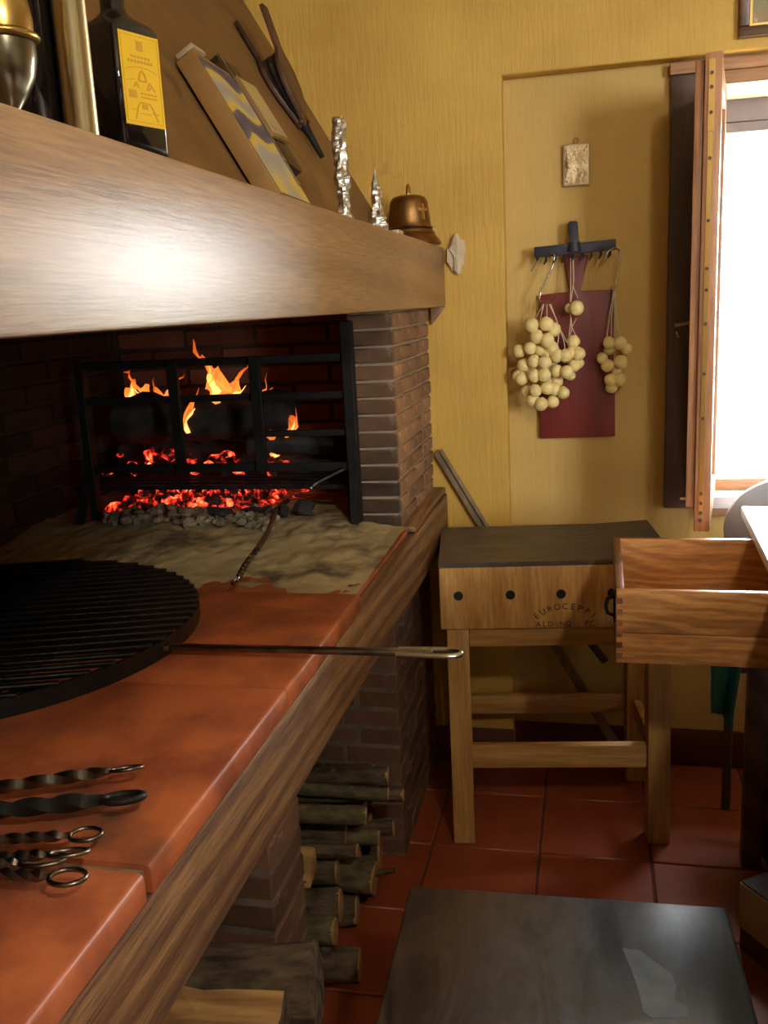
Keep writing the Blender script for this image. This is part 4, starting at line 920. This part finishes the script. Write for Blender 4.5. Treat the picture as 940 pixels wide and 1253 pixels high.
# framed painting top right
p0 = ony(904, 47, YW-.015)
pt = thing('framed_painting', 'old painting in a brown and gilt frame above the window', 'painting', (p0.x, YW-.001, p0.z))
fw, fh = .34, .42
for nm, b_ in (('frame_bar',(0,fw,-.024,0,0,.026)),('frame_bar',(0,fw,-.024,0,fh-.026,fh)),('frame_bar',(0,.026,-.024,0,.0265,fh-.0265)),('frame_bar',(fw-.026,fw,-.024,0,.0265,fh-.0265))): MB().box(*b_).build(nm, m_pframe, pt, bevel=.004)
MB().box(.0265,fw-.0265,-.014,-.002,.0265,.033).box(.0265,.033,-.014,-.002,.0331,fh-.0265).box(fw-.033,fw-.0265,-.014,-.002,.0331,fh-.0265).build('gilt_slip', m_gilt, pt)
MB().box(.0335,fw-.0335,-.009,-.003,.0335,fh-.027).build('canvas', m_canvas, pt)

# ------------------------------------------------------------------ things on the mantel
MZ = 1.662
# brass vessel at the far left
v = thing('brass_vessel', 'brass and pewter lidded vessel at the left end of the mantel', 'vessel', (-.485, .762, MZ))
MB().lathe([(.012,0),(.016,.003),(.009,.010),(.008,.018),(.015,.028),(.023,.042),(.0265,.058),(.0265,.070)], 28).build('bowl', m_pewter, v, smooth=True)
MB().lathe([(.0265,.0705),(.030,.0725),(.031,.0745),(.030,.0765),(.0265,.078)], 28).build('rim', m_brass, v, smooth=True)
MB().lathe([(.026,.0785),(.0265,.088),(.024,.104),(.017,.118),(.008,.125),(.006,.133),(.009,.139),(.004,.147)], 28).build('lid', m_brass, v, smooth=True)
# round dark bottle
b = thing('round_bottle', 'tall dark round glass bottle behind the metal tube on the mantel', 'bottle', (-.520, .866, MZ))
MB().lathe([(.030,0),(.034,.004),(.034,.24),(.031,.262),(.018,.285),(.0135,.30),(.0135,.345),(.015,.347),(.015,.355),(.011,.357)], 28).build('glass', m_bglass, b, smooth=True)
MB().lathe([(.0155,.3575),(.0155,.375),(.012,.378)], 20).build('cap', m_capgold, b, smooth=True)
# metal tube
b = thing('metal_tube', 'tall champagne-coloured metal tube standing between the bottles', 'tube', (-.468, .848, MZ))
MB().lathe([(.0145,0),(.0145,.008)], 24).build('foot', m_iron, b, smooth=True)
MB().lathe([(.0150,.0085),(.0153,.010),(.0153,.215),(.0158,.216),(.0158,.219),(.0153,.220),(.0153,.33),(.013,.333)], 28).build('body', m_tube, b, smooth=True)
# square bottle with yellow label
bq = thing('square_bottle', 'square black glass bottle with a yellow label on the mantel', 'bottle', (-.500, 1.000, MZ), math.radians(-21)); bq.scale = (.90, .90, .613)
s = .037; ro = .008
def rsq(s, r, z):
    out = []
    for (cx_, cy_, a0) in ((s-r,s-r,0),(-s+r,s-r,90),(-s+r,-s+r,180),(s-r,-s+r,270)):
        for k in range(5):
            a = math.radians(a0+22.5*k); out.append((cx_+r*math.cos(a), cy_+r*math.sin(a), z))
    return out
mb = MB(); secs = [(s-.003,ro,0),(s,ro,.004),(s,ro,.222),(s-.004,.012,.234),(s-.014,.0195,.246),(.0165,.0164,.256),(.0150,.0149,.262),(.0150,.0149,.312),(.0125,.0124,.314)]
vs_ = []
for q in secs: vs_ += rsq(*q)
n = 20; mb.add(vs_, [(i*n+j, i*n+(j+1) % n, (i+1)*n+(j+1) % n, (i+1)*n+j) for i in range(len(secs)-1) for j in range(n)] + [tuple(range(n))[::-1], tuple((len(secs)-1)*n+j for j in range(n))])
mb.build('glass', m_bglass, bq, smooth=True)
MB().lathe([(.0165,.3145),(.0165,.34),(.014,.343)], 20).build('cap', m_capgold, bq, smooth=True)
lx = s+.0002
lb_ = MB().box(lx, lx+.0006, -.031, .031, .050, .200).build('label', m_label, bq)
pr = MB(); X0, X1 = lx+.0006, lx+.0009
def rect(y0, y1, z0, z1): pr.box(X0, X1, y0, y1, z0, z1)
def stroke(pts, w):
    for a, c in zip(pts[:-1], pts[1:]): pr.bar((X0+.0001, a[0], a[1]), (X0+.0001, c[0], c[1]), w, .0003, (1,0,0))
rect(-.005,.005,.172,.188)                                              # small tower emblem
for k in range(6): rect(-.015+.0052*k, -.0115+.0052*k, .1600, .1640)
for k in range(8): rect(-.020+.005*k, -.0167+.005*k, .1520, .1570)
stroke([(-.024,.140),(-.012,.145),(.0,.146),(.012,.145),(.024,.140)], .0012)
stroke([(-.006,.124),(-.003,.136),(.0,.141),(.004,.135),(.006,.124),(-.006,.124)], .0028)
stroke([(-.024,.122),(-.012,.125)], .0012); stroke([(-.014,.112),(-.010,.121),(-.007,.112)], .0022); stroke([(.006,.110),(.011,.123),(.019,.110)], .0022); stroke([(.009,.110),(.013,.117)], .002)
rect(-.023,-.011,.094,.107)
for k in range(5): rect(-.004+.0052*k, -.0007+.0052*k, .1020, .1050); rect(-.004+.0052*k, .0+.0052*k, .0960, .0985)
stroke([(-.015,.060),(-.010,.082),(-.006,.088),(.008,.088),(.013,.080),(.020,.060)], .0020); stroke([(-.021,.074),(-.010,.077)], .0014); stroke([(.012,.074),(.022,.072)], .0014); stroke([(-.008,.070),(.010,.070)], .0012); rect(-.004,.005,.078,.086)
stroke([(-.027,.056),(.027,.056)], .0008); stroke([(-.027,.195),(.027,.195)], .0008); stroke([(-.028,.056),(-.028,.195)], .0008); stroke([(.028,.056),(.028,.195)], .0008)
pr.build('label_print', m_lprint, lb_); lb_.location = (0, 0, .015)
# silver figures
def figure(name, label, loc, prof, seed, base, lean=0):
    t = thing(name, label, 'figurine', loc, .4, 'silver figurines on the mantel')
    mb = MB(); n = 14; mb.lathe(prof, n)
    for q in range(len(mb.v)):
        x, y, z = mb.v[q]; f = 1 + .42*noise.noise(Vector((x*120+seed, y*120, z*55))) + .22*noise.noise(Vector((x*200, y*200+seed, z*130)))
        mb.v[q] = (x*f + lean*z, y*f*.85, z)
    mb.build('figure', m_silver, t, smooth=False)
    MB().box(*base).build('plinth', m_iron, t, bevel=.001)
def prof_lin(pts, k=7):
    out = []
    for (a, b) in zip(pts[:-1], pts[1:]):
        for i in range(k): out.append((a[0]+(b[0]-a[0])*i/k, a[1]+(b[1]-a[1])*i/k))
    return out + [pts[-1]]
figure('silver_column_figure', 'tall slender silver foil-like figurine', (-.50, 1.955, MZ), prof_lin([(.022,.012),(.014,.03),(.011,.05),(.014,.075),(.018,.10),(.013,.12),(.015,.15),(.014,.185),(.0135,.214),(.010,.219)]), 1, (-.024,.024,-.02,.02,0,.0115), -.02)
figure('silver_spire_figure', 'short pointed silver spire figurine beside the bell', (-.495, 2.235, MZ), prof_lin([(.028,.012),(.024,.03),(.018,.052),(.011,.075),(.013,.09),(.010,.115),(.005,.135),(.001,.152)]), 5, (-.03,.03,-.028,.028,0,.0115))
MB_b = MB().box(-.016,.016,-.03,.03,0,.020); o = MB_b.build('small_box', m_cream, bevel=.002, loc=(-.475, 2.345, MZ)); tag(o, 'tiny pale box between the spire and the bell', 'box')
# bell
be_ = thing('bronze_bell', 'bronze bell with a raised cross at the right end of the mantel', 'bell', (-.497, 2.665, MZ)); be_.scale = (1.06, 1.06, 1.04)
MB().lathe([(.080,0),(.083,.004),(.080,.012),(.068,.026),(.062,.036),(.062,.039),(.059,.042),(.056,.060),(.053,.085),(.050,.112),(.044,.124),(.030,.130),(.010,.132)], 40).build('body', m_bronze, be_, smooth=True)
MB().lathe([(.0655,.030),(.0675,.032),(.0655,.034)], 40, cap=False).lathe([(.0612,.044),(.063,.046),(.0605,.048)], 40, cap=False).build('moulding', m_bronze, be_, smooth=True)
MB().tube([(0,-.011,.130),(0,-.011,.150),(0,0,.157),(0,.011,.150),(0,.011,.130)], .0045, 7).build('crown_loop', m_brass, be_, smooth=True)
ca = math.radians(-38); cd = Vector((math.cos(ca), math.sin(ca), 0)); tgt = Vector((-cd.y, cd.x, 0))
def bp(u, z, off=.0): 
    rr_ = .0575 - (z-.05)*.09 + off; a = ca + u/.055; return Vector((math.cos(a)*rr_, math.sin(a)*rr_, z))
MB().bar(bp(0,.064), bp(0,.104), .007, .005, cd).bar(bp(-.016,.090), bp(.016,.090), .007, .005, cd).bar(bp(-.018,.094), bp(.0,.088), .003, .005, cd).build('cross_emblem', m_brassstrip, be_)
# crumpled pale lump at the mantel end
pl = onx(558, 313, -.40); pl = ony(558, 312, YW-.013)
mb = MB().ball((0,0,0), 1, 14, 10, (.026,.012,.046), .9, 3.3)
o = mb.build('plaster_lump', m_plastic, loc=pl); tag(o, 'crumpled pale plaster lump on the wall at the mantel end', 'plaster')

# ------------------------------------------------------------------ things on the hood
NRM = Vector((1,0,HS)).normalized(); UPS = Vector((-HS,0,1)).normalized()
def hoodmat(y, z, spin=0):
    m = Matrix((Vector((0,1,0)), UPS, NRM)).transposed().to_4x4(); m.translation = Vector((hoodx(z), y, z))
    return m @ Matrix.Rotation(spin, 4, 'Z')
pb = thing('painted_panel', 'tan wooden panel painted with blue and yellow swirls leaning on the hood', 'panel', mat=hoodmat(1.74, 1.690, math.radians(-2)))
MB().box(-.085, .085, -.012, .285, .006, .045).build('panel', m_boardedge, pb, bevel=.003)
MB().box(-.078, .083, -.010, .270, .0455, .0475).build('painted_face', m_swirl, pb)
MB().box(-.086, -.03, .2855, .295, .012, .05).build('top_strip', m_cream, pb, bevel=.002)
MB().tube([(.02,.30,.060),(.0,.19,.066),(-.01,.12,.068),(-.02,.0,.068)], .0018, 6).build('hanging_wire', m_brightsteel, pb, smooth=True)
sb = thing('small_picture', 'small ochre picture mounted on a dark wooden plaque on the hood', 'picture', mat=hoodmat(1.985, 1.800, math.radians(2)))
MB().prism([(-.06,.0),(.05,-.025),(.07,-.02),(.075,.02),(.06,.215),(.045,.235),(-.05,.24),(-.065,.22)], .002, .026).build('plaque', m_darkwood, sb, bevel=.004)
MB().box(-.045, .065, .045, .185, .0265, .036).build('picture_block', m_boardedge, sb, bevel=.002); MB().box(-.040, .060, .052, .178, .0365, .0375).build('print', m_picture, sb)
bw = thing('fire_bellows', 'dark leather and wood fireplace bellows hanging on the hood', 'bellows', mat=hoodmat(2.44, 1.875, math.radians(-3)))
out = [(-.012,.09),(-.028,.12),(-.058,.16),(-.070,.20),(-.062,.245),(-.035,.275),(-.018,.295),(-.018,.405),(.018,.405),(.018,.295),(.035,.275),(.062,.245),(.070,.20),(.058,.16),(.028,.12),(.012,.09)]
bd_ = MB().prism(out, .004, .016); bd_.build('board', m_bell_wood, bw, bevel=.003)
tl = Matrix.Translation((0,.10,.018)) @ Matrix.Rotation(math.radians(12), 4, 'X') @ Matrix.Translation((0,-.10,0))
MB().prism(out, 0, .012, tl).build('board', m_bell_wood, bw, bevel=.003)
ls = MB(); body = [p for p in out if p[1] < .285]; nb_ = len(body)
for k in range(5):
    tt = k/4; fac = 1.0 if k % 2 == 0 else .88
    ls.v += [tuple((Vector((p[0]*fac*.99, p[1], .016)).lerp(tl @ Vector((p[0]*fac*.99, p[1], 0)), tt))) for p in body]
for k in range(4):
    for j in range(nb_): ls.f.append((k*nb_+j, k*nb_+(j+1) % nb_, (k+1)*nb_+(j+1) % nb_, (k+1)*nb_+j))
ls.build('leather', m_leather, bw)
MB().tube([(0,.125,.018),(0,.07,.018),(0,.0,.016)], [.017,.010,.0065], 10).build('nozzle', m_iron, bw, smooth=True)
MB().tube([(0,.095,.018),(0,.12,.018)], [.019,.021], 10).build('collar', m_bronze, bw, smooth=True)

# ------------------------------------------------------------------ pendant lamp above the work place (out of the picture)
lm = thing('pendant_lamp', 'pendant lamp with a glowing globe hanging above the work place', 'lamp', (.66, -.35, 2.34))
MB().tube([(0,0,.12),(0,0,ZC-2.341)], .004, 6).build('cord', m_iron, lm)
MB().lathe([(.012,.115),(.02,.11),(.024,.07),(.04,.062)], 20).build('socket', m_brass, lm, smooth=True)
MB().ball((0,0,0), .062, 24, 14).build('globe', emis('lamp_globe', (1,.90,.74), 430), lm, smooth=True)
